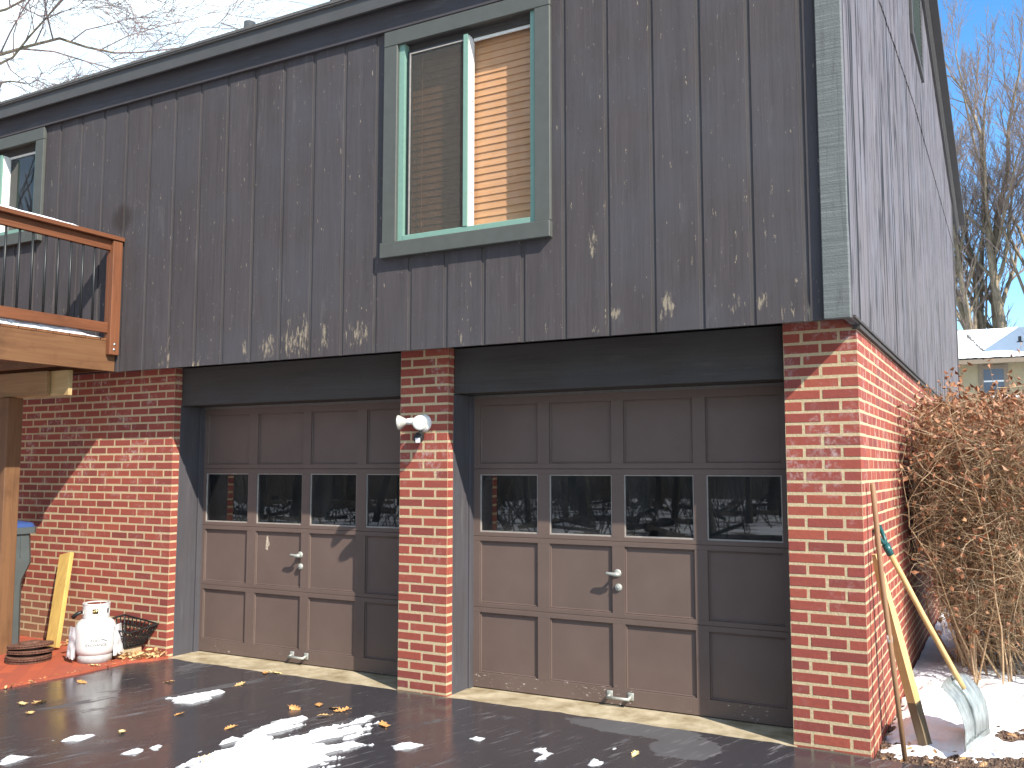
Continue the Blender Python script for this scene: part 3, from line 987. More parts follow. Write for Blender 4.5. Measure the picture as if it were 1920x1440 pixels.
# --- windows
def window(x0, x1, z0, z1, blinds, label):
    """x0..x1, z0..z1: opening inside the trim"""
    t = MB()
    t.box(x0 - 0.118, x0 - 0.002, SY - 0.032, SY - 0.001, z0 + 0.008, z1 - 0.008, 0.003)
    w = obj('window', t, 'trim', house, label=label)
    t = MB(); t.box(x1 + 0.002, x1 + 0.115, SY - 0.032, SY - 0.001, z0 + 0.008, z1 - 0.008, 0.003); obj('window_trim', t, 'trim', w)
    t = MB(); t.box(x0 - 0.118, x1 + 0.115, SY - 0.033, SY - 0.001, z1 - 0.006, z1 + 0.105, 0.003); obj('window_trim', t, 'trim', w)
    t = MB(); t.box(x0 - 0.125, x1 + 0.118, SY - 0.05, SY - 0.001, z0 - 0.105, z0 + 0.005, 0.004); obj('sill', t, 'trim', w)
    # deep green frame lining the opening
    f = MB()
    f.box(x0, x0 + 0.045, SY - 0.006, SY + 0.10, z0, z1)
    f.box(x1 - 0.042, x1, SY - 0.004, SY + 0.10, z0, z1)
    f.box(x0 + 0.045, x1 - 0.042, SY - 0.008, SY + 0.10, z0, z0 + 0.052, 0.003)
    obj('frame', f, 'jade', w)
    f = MB(); f.box(x0 + 0.045, x1 - 0.042, SY + 0.050, SY + 0.10, z1 - 0.055, z1); f.box(x0, x1, SY - 0.02, SY + 0.10, z1 + 0.001, z1 + 0.02); obj('frame_head', f, 'header', w)  # head takes the dark header stain to stand for its recess shade
    xm = (x0 + x1) / 2 + 0.02
    # outer sash stile, its white inner side towards the sun
    s = MB(); s.box(xm - 0.026, xm + 0.006, SY - 0.012, SY + 0.004, z0 + 0.053, z1 - 0.052); obj('meeting_stile', s, 'jade', w)
    s = MB(); s.box(xm - 0.022, xm + 0.004, SY + 0.0045, SY + 0.088, z0 + 0.053, z1 - 0.052)
    s.box(xm + 0.004, xm + 0.012, SY + 0.04, SY + 0.07, z0 + 0.95, z0 + 1.02, 0.002); s.box(xm + 0.004, xm + 0.012, SY + 0.04, SY + 0.07, z0 + 0.30, z0 + 0.35, 0.002)
    obj('sash', s, 'white', w)
    s = MB()
    for a, b, c_, e in ((x0 + 0.085, x0 + 0.094, z0 + 0.054, z1 - 0.08), (x0 + 0.094, xm - 0.03, z1 - 0.089, z1 - 0.08)):
        s.box(a, b, SY + 0.001, SY + 0.012, c_, e)
    obj('screen_frame', s, 'beadwhite', w)
    s = MB(); s.box(x0 + 0.05, x0 + 0.084, SY + 0.03, SY + 0.04, z0 + 0.053, z1 - 0.053); s.box(x0 + 0.094, xm - 0.027, SY + 0.03, SY + 0.04, z1 - 0.079, z1 - 0.05)
    obj('track', s, 'pipe', w)
    s = MB(); s.box(x0 + 0.094, xm - 0.027, SY + 0.006, SY + 0.0075, z0 + 0.053, z1 - 0.09); obj('insect_screen', s, 'screen', w)
    p = MB(); p.add([(x0 + 0.085, SY + 0.045, z0 + 0.053), (xm - 0.024, SY + 0.045, z0 + 0.053), (xm - 0.024, SY + 0.045, z1 - 0.053), (x0 + 0.085, SY + 0.045, z1 - 0.053)], [(0, 1, 2, 3)]); obj('pane', p, 'clear', w, fix=False)
    p = MB(); p.add([(xm + 0.005, SY + 0.080, z0 + 0.053), (x1 - 0.044, SY + 0.080, z0 + 0.053), (x1 - 0.044, SY + 0.080, z1 - 0.053), (xm + 0.005, SY + 0.080, z1 - 0.053)], [(0, 1, 2, 3)]); obj('pane', p, 'clear' if blinds else 'glass', w, fix=False)
    s = MB(); s.box(xm + 0.012, x1 - 0.044, SY + 0.066, SY + 0.078, z1 - 0.075, z1 - 0.052); obj('sash', s, 'white', w)
    if blinds:
        b = MB()
        z = z0 + 0.02
        k = 0
        while z < z1 + 0.01:
            tilt = 0.46 + 0.05 * mnoise.noise(Vector((k * 0.7, 0, 0)))
            yc = SY + 0.122; hw = 0.031; th = 0.0016
            n_ = 9
            vs = []
            dz = 0.004 * mnoise.noise(Vector((k * 0.9, 3, 0)))
            for ii in range(n_):
                xx = x0 + 0.01 + (x1 - x0 - 0.02) * ii / (n_ - 1)
                sag = -0.004 * sin(pi * ii / (n_ - 1)) + dz
                # slat nearly shut: upper edge inward
                for (aa, bb) in ((-hw, -th), (hw, -th), (hw, th), (-hw, th)):
                    dyy = aa * 0.15 + bb; dzz = aa * 0.98
                    vs.append((xx, yc + dyy + 0.0, z + dzz + sag))
            fs = []
            for ii in range(n_ - 1):
                o = ii * 4
                for q in range(4):
                    fs.append((o + q, o + (q + 1) % 4, o + 4 + (q + 1) % 4, o + 4 + q))
            b.add(vs, fs)
            z += 0.0510; k += 1
        bl = obj('blind', b, 'blind', w)
        c_ = MB(); c_.tube([(x0 + 0.14, SY + 0.085, z1), (x0 + 0.142, SY + 0.083, z0 + 0.5), (x0 + 0.14, SY + 0.085, z0 + 0.16)], 0.003, 5)
        c_.lathe([(0.002, 0.05), (0.008, 0.01), (0.006, 0.0)], (x0 + 0.14, SY + 0.085, z0 + 0.12), (0, 0, 1), 8)
        obj('blind_cord', c_, 'blind', w)
    return w
window(*WIN[0], True, 'sliding window with orange wood blinds behind it')
window(*WIN[1], False, 'sliding window above the deck, partly out of view')

# --- side siding, seam, gable vent
RK = [(-0.42, 5.02), (5.85, 7.47), (12.6, 5.96)]       # lower line of the rake on the side wall
def rakez(y):
    for (a, b) in zip(RK, RK[1:]):
        if a[0] <= y <= b[0]:
            return a[1] + (b[1] - a[1]) * (y - a[0]) / (b[0] - a[0])
    return RK[-1][1]
def seam(y): return 4.98 + 0.075 * min(y, 4.5) + 0.0 * y
mb = MB()
ys = [SY + 0.001, 1, 2, 3, 4.5, 5.85, 7.5, 9, YB]
low = [(0.004, y, ZS + 0.006) for y in (ys[0], YB)]
mb.poly_prism([(-0.03, ys[0], ZS + 0.004), (-0.03, YB, ZS + 0.004)] + [(-0.03, y, seam(y) - 0.012) for y in reversed(ys)], (0.045, 0, 0))
o_ = obj('siding', mb, 'side_siding', house, label='weathered grey vertical grain siding of the gable wall')
mb = MB()
mb.poly_prism([(-0.03, y, seam(y)) for y in ys] + [(-0.03, y, rakez(y) + 0.06) for y in reversed(ys)], (0.052, 0, 0))
# splintered edge along the seam
sr = random.Random(5)
for k in range(170):
    y = sr.uniform(SY + 0.1, YB - 0.5); z = seam(y)
    mb.box(0.016, 0.022 + sr.uniform(0, .003), y, y + sr.uniform(.01, .05), z - sr.uniform(.004, .02), z + 0.002)
obj('siding', mb, 'side_siding', house, label='upper sheets of the gable wall siding')
mb = MB(); mb.box(-0.03, 0.03, SY + 0.05, YB, H - 0.035, ZS + 0.003 + 0.02)
mb.box(-0.02, 0.022, -0.02, YB, ZS - 0.022, ZS + 0.003)
obj('skirt_board', mb, 'header', house)
mb = MB(); mb.box(-0.05, 0.028, YB - 0.05, YB + 0.16, -0.1, 6.25, 0.004); obj('corner_board', mb, 'rake', house)
mb = MB()
for (y0, y1, z0, z1) in ((4.30, 4.42, 6.06, 7.0), (5.55, 5.67, 6.06, 7.0), (4.30, 5.67, 5.98, 6.06), (4.30, 5.67, 6.93, 7.0)):
    mb.box(0.022, 0.05, y0, y1, z0, z1, 0.003)
vn = obj('gable_vent', mb, 'rake', house)
mb = MB()
for k in range(16):
    z = 6.09 + k * 0.053
    mb.add([(0.024, 4.42, z + 0.05), (0.024, 5.55, z + 0.05), (0.046, 5.55, z), (0.046, 4.42, z)], [(0, 1, 2, 3)])
mb.box(0.0225, 0.0235, 4.42, 5.55, 6.06, 6.93)
obj('louvre', mb, 'louvre', vn)

# --- eave: frieze, grey edge board, roof, rake boards
mb = MB(); mb.box(XEND - 0.1, 0.012, SY - 0.032, SY - 0.001, 4.742, 5.0, 0.003); obj('frieze_board', mb, 'frieze', house)
mb = MB(); mb.box(XEND - 0.2, 0.10, -0.405, -0.382, 4.893, 5.008, 0.003); obj('eave_board', mb, 'eave', house)
mb = MB(); mb.box(XEND - 0.2, 0.10, -0.381, -0.30, 4.925, 4.94); obj('soffit', mb, 'frieze', house)
mb = MB(); mb.box(XEND - 0.2, 0.13, -0.425, -0.30, 5.0085, 5.016); obj('drip_edge', mb, 'rakelight', house)
mb = MB()
for (a, b) in zip(RK, RK[1:]):
    d = 0.022
    mb.poly_prism([(XEND - 0.2, a[0] - (0.01 if a is RK[0] else 0), a[1] + 0.0), (XEND - 0.2, b[0], b[1] + 0.0), (XEND - 0.2, b[0], b[1] + d), (XEND - 0.2, a[0] - (0.01 if a is RK[0] else 0), a[1] + d)], (-XEND + 0.2 + 0.16, 0, 0))
rf = obj('roof', mb, 'roof', house)
for (xa, xb, dz0, dz1, mt) in ((0.023, 0.055, -0.20, -0.002, 'rake'), (0.056, 0.085, -0.10, -0.002, 'rakelight'), (0.086, 0.18, -0.035, 0.03, 'rake')):
    mb = MB()
    for (a, b) in zip(RK, RK[1:]):
        mb.poly_prism([(xa, a[0] + 0.03, a[1] + dz0), (xa, b[0], b[1] + dz0), (xa, b[0], b[1] + dz1), (xa, a[0] + 0.03, a[1] + dz1)], (xb - xa, 0, 0))
    obj('rake_board', mb, mt, house)
mb = MB(); mb.lathe([(0.056, -0.7), (0.056, 0.0), (0.046, 0.0), (0.046, -0.2)], (-5.60, 0.8, 5.90), (0, 0, 1), 20); obj('vent_pipe', mb, 'pipe', house, smooth=True)
mb = MB(); mb.lathe([(0.16, -0.6), (0.16, -0.05), (0.12, 0.04), (0.0, 0.07)], (-4.40, 0.8, 5.85), (0, 0, 1), 20); obj('roof_vent', mb, 'pipe', house, smooth=True)

# ------------------------------------------------------------------ flood light on the pillar
FL = Vector((-2.985, 0.0, 1.90))
fl = thing('flood_light', FL, 'twin white flood light with motion sensor on the brick pillar between the doors', 'lamp')
mb = MB(); mb.lathe([(0.0, 0.035), (0.045, 0.033), (0.062, 0.018), (0.065, 0.0)], FL, (0, -1, 0), 24); obj('base_plate', mb, 'white', fl, smooth=True)
def par(headpos, aim, root):
    aim = Vector(aim).normalized(); hp = Vector(headpos)
    S = 0.88
    st = FL + Vector((0, -0.035, 0))
    mb = MB()
    bk = hp - aim * 0.135
    mb.tube([st, st * 0.5 + bk * 0.5 + Vector((0, -0.012, 0)), bk], [0.014, 0.016, 0.016], 10)
    a = obj('lamp_arm', mb, 'white', root, smooth=True)
    mb = MB(); mb.lathe([(p_ * S, q_ * S) for p_, q_ in [(0.0, -0.145), (0.022, -0.143), (0.027, -0.12), (0.027, -0.075), (0.024, -0.07)]], hp, aim, 20); h = obj('lamp_holder', mb, 'white', root, smooth=True)
    mb = MB(); mb.lathe([(p_ * S, q_ * S) for p_, q_ in [(0.022, -0.072), (0.027, -0.06), (0.045, -0.03), (0.058, -0.008), (0.061, 0.0), (0.060, 0.006), (0.054, 0.008)]], hp, aim, 28); b = obj('lamp_bulb', mb, 'lampglass', root, smooth=True)
    mb = MB(); mb.lathe([(p_ * S, q_ * S) for p_, q_ in [(0.054, 0.006), (0.052, 0.009), (0.03, 0.014), (0.0, 0.016)]], hp, aim, 28); obj('lamp_lens', mb, 'lens', b, smooth=True)
par(FL + Vector((0.075, -0.165, -0.005)), (0.60, -0.80, 0.02), fl)
par(FL + Vector((-0.150, -0.10, 0.005)), (-0.95, -0.30, -0.08), fl)
mb = MB(); mb.tube([FL + Vector((0, -0.03, -0.03)), FL + Vector((0.005, -0.055, -0.075))], 0.012, 8)
mb.lathe([(0.0, -0.042), (0.03, -0.04), (0.036, -0.02), (0.036, 0.03), (0.03, 0.038), (0.0, 0.04)], FL + Vector((0.008, -0.075, -0.105)), (0.35, -0.9, -0.35), 16)
sn_ = obj('motion_sensor', mb, 'black', fl, smooth=True)
mb = MB(); mb.obox(FL + Vector((0.022, -0.108, -0.125)), FL + Vector((0.026, -0.119, -0.129)), 0.034, 0.034, c=0.002)
obj('sensor_lens', mb, 'lens', sn_)

# ------------------------------------------------------------------ deck
XD = -5.95
dk = thing('deck', (XD, -0.4, 2.4), 'raised wooden deck with brown stained railing and black metal balusters', 'deck')
mb = MB(); mb.box(XD - 0.04, XD, -3.4, SY - 0.008, 2.395, 2.648, 0.003); obj('rim_joist', mb, 'rim', dk)
y = SY - 0.012
k = 0
while y > -3.38:
    mb = MB(); mb.box(-10.4, XD + 0.002 + 0.006 * mnoise.noise(Vector((k * 1.7, 0, 0))), y - 0.139, y, 2.649, 2.674, 0.003); obj('deck_board', mb, 'boards', dk)
    y -= 0.146; k += 1
for yy in (-0.36, -0.80, -1.2, -1.6, -2.0, -2.4, -2.8, -3.36):
    mb = MB(); mb.box(-10.4, XD - 0.041, yy - 0.02, yy + 0.02, 2.40, 2.648); obj('joist', mb, 'rim', dk)
def pst(y0, y1):
    mb = MB(); mb.box(XD + 0.0025, XD + 0.055, y0, y1, 2.53, 3.51, 0.004); mb.box(XD - 0.035, XD + 0.0025, y0 + 0.002, y1 - 0.002, 2.676, 3.508, 0.003)
    return mb
p_ = obj('post', pst(-0.405, -0.313), 'deckZ', dk)
for z in (2.575, 2.62):
    mb = MB(); mb.lathe([(0.0, 0.008), (0.009, 0.006), (0.012, 0.0)], (XD + 0.055, -0.362 + (z - 2.6) * 0.1, z), (1, 0, 0), 12); obj('bolt', mb, 'metal', p_, smooth=True)
obj('post', pst(-2.2, -2.11), 'deckZ', dk)
mb = MB(); mb.box(XD - 0.075, XD + 0.068, -3.4, SY - 0.004, 3.513, 3.55, 0.004); obj('cap_rail', mb, 'deckY', dk)
mb = MB(); mb.box(XD - 0.018, XD + 0.02, -2.11, -0.405, 3.425, 3.512, 0.003); obj('top_rail', mb, 'deckY', dk)
mb = MB(); mb.box(XD - 0.018, XD + 0.02, -2.11, -0.4055, 2.715, 2.803, 0.003); obj('bottom_rail', mb, 'deckY', dk)
y = -0.545
while y > -2.1:
    mb = MB(); mb.tube([(XD, y, 2.76), (XD, y, 3.47)], 0.0095, 8); obj('baluster', mb, 'black', dk, smooth=True)
    y -= 0.1115
mb = MB(); mb.box(-10.4, -6.345, -0.66, -0.622, 2.185, 2.392, 0.003); obj('beam', mb, 'beam', dk)
mb = MB(); mb.box(-10.4, -6.115, -0.618, -0.58, 2.180, 2.392, 0.003); obj('beam', mb, 'beamlight', dk)
mb = MB(); mb.box(-6.925, -6.80, -0.69, -0.55, 0.0, 2.182, 0.006); obj('support_post', mb, 'suppost', dk)

def lump_strip(x0, x1, y0, y1, z, h, step=0.02, seed=1.0, gap=None):
    """snow lying on a narrow ledge: rounded lumpy cross section"""
    mb = MB()
    ny = int((y1 - y0) / step); nx = 6
    rows = []
    for j in range(ny + 1):
        y = y0 + (y1 - y0) * j / ny
        q = 0.75 + 0.5 * mnoise.noise(Vector((y * 5 + seed, seed, 0)))
        if gap is not None: q *= gap(y)
        e = min(1.0, (y - y0) / 0.06, (y1 - y) / 0.25)
        q *= max(0.02, e)
        row = []
        for i in range(nx + 1):
            t = i / nx
            s = max(0.0, sin(pi * t)) ** 0.35 if 0 < t < 1 else 0
            row.append(len(mb.v))
            w = 0.012 * mnoise.noise(Vector((y * 12, t * 3 + seed, 1)))
            mb.v.append((x0 + (x1 - x0) * t + w, y, z - 0.003 + h * q * s))
        rows.append(row)
    for a, b in zip(rows, rows[1:]):
        for i in range(nx): mb.f.append((a[i], a[i + 1], b[i + 1], b[i]))
    return mb
o = obj('railing_snow', lump_strip(XD - 0.06, XD + 0.064, -3.35, -0.60, 3.551, 0.030, seed=2.0), 'snow', smooth=True)
tag(o, 'thin strip of snow lying on top of the deck hand rail', 'snow', kind='stuff')
def gp(y):
    return 0.25 if abs(y + 1.245) < 0.012 else (0.7 if abs(y + 1.0) < 0.02 else 1.0)
o = obj('deck_snow', lump_strip(-6.12, XD + 0.004, -3.35, -0.42, 2.675, 0.062, seed=6.0, step=0.012, gap=gp), 'snow', smooth=True)
tag(o, 'low bank of snow lying on the deck boards below the railing', 'snow', kind='stuff')

# ------------------------------------------------------------------ things by the brick wall
# wheeled bin
BX0, BX1, BY0, BY1 = -7.28, -6.70, -0.60, -0.05
tb = thing('trash_bin', (-7.24, -0.6, 0.012), 'tall grey wheeled bin with a blue lid behind the deck post', 'bin')
mb = MB()
def ringbox(zs):
    vs = []; fs = []
    for (z, gx0, gx1, gy0, gy1) in zs:
        c = 0.05
        ring = [(gx0 + c, gy0), (gx1 - c, gy0), (gx1, gy0 + c), (gx1, gy1 - c), (gx1 - c, gy1), (gx0 + c, gy1), (gx0, gy1 - c), (gx0, gy0 + c)]
        vs += [(a, b, z) for a, b in ring]
    for i in range(len(zs) - 1):
        for j in range(8):
            fs.append((i * 8 + j, i * 8 + (j + 1) % 8, (i + 1) * 8 + (j + 1) % 8, (i + 1) * 8 + j))
    fs.append(tuple(reversed(range(8)))); fs.append(tuple((len(zs) - 1) * 8 + j for j in range(8)))
    return vs, fs
# the back is stepped in below the waist, over the wheels
mb.add(*ringbox([(0.03, -7.46, -6.985, -0.84, -0.325), (0.555, -7.50, -6.967, -0.87, -0.345), (0.60, -7.505, -6.965, -0.875, -0.335), (0.735, -7.52, -6.957, -0.885, -0.272), (0.76, -7.52, -6.955, -0.885, -0.272),
                 (1.0, -7.53, -6.952, -0.89, -0.292), (1.0, -7.55, -6.932, -0.91, -0.252), (1.055, -7.55, -6.930, -0.91, -0.25)]))
mb.box(-6.958, -6.947, -0.418, -0.408, 0.80, 0.985)
obj('body', mb, 'greyplastic', tb)
mb = MB(); mb.add(*ringbox([(1.0555, -7.54, -6.938, -0.90, -0.258), (1.09, -7.53, -6.95, -0.89, -0.27), (1.11, -7.45, -7.03, -0.80, -0.35)])); obj('lid', mb, 'blueplastic', tb)
for xx in (-7.40, -7.03):
    mb = MB(); mb.lathe([(0.0, -0.03), (0.10, -0.03), (0.115, -0.015), (0.115, 0.015), (0.10, 0.03), (0.0, 0.03)], (xx, -0.46, 0.13), (1, 0, 0), 24); obj('wheel', mb, 'rubber', tb, smooth=False)

# plank leaning on the wall
mb = MB()
mb.obox((-6.640, -0.285, 0.014), (-6.815, -0.055, 0.805), 0.150, 0.040, up=(0.02, -1, 0), c=0.003)
o = obj('plank', mb, 'pine'); rebase(o)
tag(o, 'short yellow pine plank leaning on the brick wall beside the bin', 'plank')

# rusty brake discs, stacked
def disc_mesh():
    mb = MB()
    mb.lathe([(0.088, 0.0), (0.168, 0.0), (0.172, 0.002), (0.172, 0.008), (0.160, 0.009), (0.160, 0.016), (0.172, 0.017), (0.172, 0.023), (0.168, 0.025), (0.088, 0.025)], (0, 0, 0), (0, 0, 1), 48, closed=True)
    mb.lathe([(0.088, 0.004), (0.086, 0.038), (0.080, 0.044), (0.034, 0.044), (0.032, 0.040), (0.076, 0.038), (0.080, 0.004)], (0, 0, 0), (0, 0, 1), 36, closed=True)
    for k in range(44):
        t = 2 * pi * k / 44
        c_, s_ = cos(t), sin(t)
        a = (0.10 * c_, 0.10 * s_, 0.0125); b = (0.1705 * c_, 0.1705 * s_, 0.0125)
        mb.obox(a, b, 0.009, 0.008)
    return mb
RC = (-6.385, -0.68)
dz = 0.012
lab = ['rusty brake disc at the bottom of the stack by the plank', 'rusty brake disc second from the bottom of the stack',
       'rusty brake disc third from the bottom, under the topmost disc', 'topmost rusty brake disc of the stack by the bin']
zz = [0.013, 0.040, 0.078, 0.120]
tl = [(0.0, 0.0), (0.02, 0.01), (-0.05, 0.035), (-0.065, 0.05)]
off = [(0.0, 0.0), (0.012, -0.004), (0.006, 0.012), (-0.006, 0.02)]
first = None
for k in range(4):
    if first is None:
        o = obj('brake_disc', disc_mesh(), 'rust'); first = o
    else:
        o = first.copy(); COL.objects.link(o)
    o.location = (RC[0] + off[k][0], RC[1] + off[k][1], zz[k])
    o.rotation_euler = (tl[k][0], tl[k][1], k * 0.7)
    tag(o, lab[k], 'brake disc', 'stacked rusty brake discs')

# propane tank
TC = Vector((-5.905, -0.425, 0.012)); TR = 0.158
tk = thing('gas_tank', TC, 'white propane tank with torn plastic sleeve standing on red pavers', 'gas tank')
mb = MB()
prof = [(0.0, 0.045), (0.10, 0.048), (0.135, 0.062), (0.152, 0.09), (TR, 0.125), (TR, 0.25), (0.153, 0.285), (0.138, 0.315), (0.11, 0.338), (0.07, 0.350), (0.0, 0.354)]
mb.lathe(prof, TC, (0, 0, 1), 48); bd = obj('tank_body', mb, 'tank', tk, smooth=True)
mb = MB(); mb.lathe([(0.128, 0.0), (0.132, 0.0), (0.135, 0.06), (0.128, 0.065)], TC, (0, 0, 1), 40); obj('foot_ring', mb, 'tankgrey', tk, smooth=True)
# collar with a wide opening at the back and hand slots
mb = MB()
k = 64
def colpt(t, z, r): return TC + Vector((cos(t) * r, sin(t) * r, z))
camdir = atan2(-5.576 - TC.y, 0.762 - TC.x)
for j in range(k):
    t0 = camdir - 2.35 + 4.7 * j / k; t1 = camdir - 2.35 + 4.7 * (j + 1) / k
    for (z0, z1) in ((0.335, 0.385), (0.385, 0.425), (0.425, 0.462)):
        rel = (t0 + t1) / 2 - camdir
        if z0 == 0.385 and (-0.28 < rel < 0.12 or 0.9 < abs(rel) < 1.35): continue
        rr = lambda z: 0.100 + 0.004 * (z - 0.335) / 0.12
        q = [colpt(t0, z0, rr(z0)), colpt(t1, z0, rr(z0)), colpt(t1, z1, rr(z1)), colpt(t0, z1, rr(z1))]
        q2 = [colpt(t0, z0, rr(z0) - .005), colpt(t1, z0, rr(z0) - .005), colpt(t1, z1, rr(z1) - .005), colpt(t0, z1, rr(z1) - .005)]
        mb.add(q + q2, [(0, 1, 2, 3), (7, 6, 5, 4), (0, 4, 5, 1), (3, 2, 6, 7), (1, 5, 6, 2), (0, 3, 7, 4)])
mb.lathe([(0.1055, 0.458), (0.107, 0.462), (0.1055, 0.467), (0.098, 0.466), (0.098, 0.458)], TC, (0, 0, 1), 48, closed=True)
obj('collar', mb, 'tank', tk, smooth=False)
mb = MB(); mb.tube([TC + Vector((0, 0, 0.35)), TC + Vector((0, 0, 0.42))], 0.016, 10)
mb.tube([TC + Vector((0, 0, 0.39)), TC + Vector((-0.05, -0.02, 0.39))], 0.014, 10)
vv = obj('valve', mb, 'brass', tk, smooth=True)
mb = MB(); mb.lathe([(0.0, 0.018), (0.028, 0.016), (0.030, 0.0), (0.0, 0.0)], TC + Vector((0, 0, 0.42)), (0, 0, 1), 14); obj('valve_knob', mb, 'black', vv, smooth=True)
mb = MB(); mb.tube([TC + Vector((-0.10, -0.055, 0.39)), TC + Vector((-0.135, -0.08, 0.375)), TC + Vector((-0.16, -0.10, 0.345))], [0.012, 0.016, 0.018], 8); obj('valve_cap', mb, 'black', tk, smooth=True)
# torn clear-white sleeve hanging in two flaps
def flap(t0, t1, z0, z1, out, seed):
    mb = MB(); n1, n2 = 10, 14
    for j in range(n2 + 1):
        for i in range(n1 + 1):
            u = i / n1; w = j / n2
            t = camdir + t0 + (t1 - t0) * u
            r = TR + 0.005 + out * (u ** 1.4) * (0.6 + 0.5 * w) + 0.010 * mnoise.noise(Vector((u * 4, w * 5, seed)))
            z = z1 + (z0 - z1) * w + 0.03 * mnoise.noise(Vector((u * 6, w, seed + 3))) * w
            mb.v.append(tuple(TC + Vector((cos(t) * r, sin(t) * r, z))))
    for j in range(n2):
        for i in range(n1):
            a = j * (n1 + 1) + i
            mb.f.append((a, a + 1, a + n1 + 2, a + n1 + 1))
    return mb
obj('sleeve', flap(-1.10, -1.75, 0.035, 0.285, 0.050, 1.0), 'sleeve', tk, smooth=True)
obj('sleeve', flap(-1.60, -2.15, 0.05, 0.26, 0.028, 2.0), 'purple', tk, smooth=True, label='purple inner face of the torn sleeve')
obj('sleeve', flap(1.00, 1.72, 0.045, 0.29, 0.052, 3.0), 'sleeve', tk, smooth=True)
def text_on_tank(s, size, z, t0):
    cu = bpy.data.curves.new('txt', 'FONT'); cu.body = s; cu.size = size; cu.align_x = 'CENTER'
    to = bpy.data.objects.new('txt', cu); COL.objects.link(to)
    bpy.context.view_layer.update()
    me = bpy.data.meshes.new_from_object(to.evaluated_get(bpy.context.evaluated_depsgraph_get()))
    mb = MB()
    vs = []
    for v in me.vertices:
        t = t0 + v.co.x / TR
        vs.append(tuple(TC + Vector((cos(t) * (TR + 0.0012), sin(t) * (TR + 0.0012), z + v.co.y))))
    mb.add(vs, [tuple(p.vertices) for p in me.polygons])
    bpy.data.objects.remove(to); bpy.data.curves.remove(cu); bpy.data.meshes.remove(me)
    return mb
ink = text_on_tank('FUEL', 0.034, 0.172, camdir + 0.02)
b2 = text_on_tank('EXCHANGE', 0.031, 0.138, camdir + 0.06)
ink.add(b2.v, b2.f)
pts = []
for k in range(9):
    u = k / 8; t = camdir + 0.26 + 0.36 * u
    z = 0.190 - 0.022 * u * u; w = 0.0035 * (1 - abs(u - 0.5))
    pts.append((t, z + w, z - w))
vs = []
for (t, a, b) in pts:
    for q in (a, b): vs.append(tuple(TC + Vector((cos(t) * (TR + 0.0012), sin(t) * (TR + 0.0012), q))))
ink.add(vs, [(2 * k, 2 * k + 1, 2 * k + 3, 2 * k + 2) for k in range(8)])
obj('lettering', ink, 'ink', tk)

# block and black crate on it
mb = MB(); mb.box(-6.06, -5.80, -0.235, -0.045, 0.012, 0.085, 0.006)
o = obj('concrete_block', mb, 'block'); rebase(o); tag(o, 'low tan concrete block under the black crate', 'block')
CRB = [Vector((-5.985, -0.235, 0.087)), Vector((-5.79, -0.225, 0.087)), Vector((-5.79, -0.06, 0.087)), Vector((-5.985, -0.07, 0.087))]
CRT = [Vector((-6.06, -0.375, 0.272)), Vector((-5.665, -0.285, 0.232)), Vector((-5.645, -0.02, 0.268)), Vector((-6.05, -0.03, 0.315))]
ck = thing('plastic_crate', (-5.89, -0.15, 0.087), 'tapered black plastic lattice crate tilted on a concrete block by the wall', 'crate')
mb = MB(); lat = MB()
def lerp(a, b, t): return a + (b - a) * t
for s in range(4):
    a0, a1, b0, b1 = CRB[s], CRB[(s + 1) % 4], CRT[s], CRT[(s + 1) % 4]
    P_ = lambda u, w: lerp(lerp(a0, a1, u), lerp(b0, b1, u), w)
    mb.tube([P_(0, 1), P_(1, 1)], 0.008, 6); mb.tube([P_(0, 0.70), P_(1, 0.70)], 0.006, 6)
    mb.tube([P_(0, 0), P_(1, 0)], 0.006, 6); mb.tube([P_(0, 0), P_(0, 1)], 0.007, 6); mb.tube([P_(0, 0.14), P_(1, 0.14)], 0.004, 5)
    nb = 8
    for k in range(1, nb): mb.tube([P_(k / nb, 0.70), P_(k / nb, 1)], 0.0055, 5)
    for k in range(1, 9): lat.tube([P_(k / 9, 0.0), P_(k / 9, 0.14)], 0.003, 4)
    for k in range(-4, 8):
        for sg in (1, -1):
            u0 = k / 7; u1 = u0 + 0.62
            if sg < 0: u0, u1 = 1 - u0, 1 - u1
            w0, w1 = 0.14, 0.70
            lo, hi = min(u0, u1), max(u0, u1)
            if hi <= 0 or lo >= 1: continue
            def clip(uu):
                t = (uu - u0) / (u1 - u0); return w0 + (w1 - w0) * t
            ua, wa, ub, wb = u0, w0, u1, w1
            if ua < 0: wa = clip(0); ua = 0
            if ua > 1: wa = clip(1); ua = 1
            if ub < 0: wb = clip(0); ub = 0
            if ub > 1: wb = clip(1); ub = 1
            lat.tube([P_(ua, wa), P_(ub, wb)], 0.0028, 4)
obj('rim', mb, 'black', ck)
obj('lattice', lat, 'black', ck)
mb = MB()
for k in range(6):
    mb.tube([lerp(CRB[0], CRB[1], k / 5), lerp(CRB[3], CRB[2], k / 5)], 0.004, 4); mb.tube([lerp(CRB[0], CRB[3], k / 5), lerp(CRB[1], CRB[2], k / 5)], 0.004, 4)
obj('bottom', mb, 'black', ck)

# ------------------------------------------------------------------ tools leaning on the side wall
mb = MB(); mb.tube([(0.170, 0.030, -0.02), (0.12, 0.075, 0.48), (0.07, 0.118, 0.98), (0.018 + 0.017, 0.160, 1.478), (0.034, 0.161, 1.488)], [0.0135, 0.0145, 0.0148, 0.0150, 0.011], 12)
mb2 = MB(); mb2.tube([(0.1075, 0.086, 0.60), (0.1035, 0.0895, 0.64)], 0.0153, 12)
pl = thing('broom_pole', (0.17, 0.03, 0), 'plain brown wooden pole leaning on the brick corner in front of the other tools', 'pole')
obj('shaft', mb, 'brownpole', pl, smooth=True); obj('paper_tag', mb2, 'lens', pl, smooth=True)

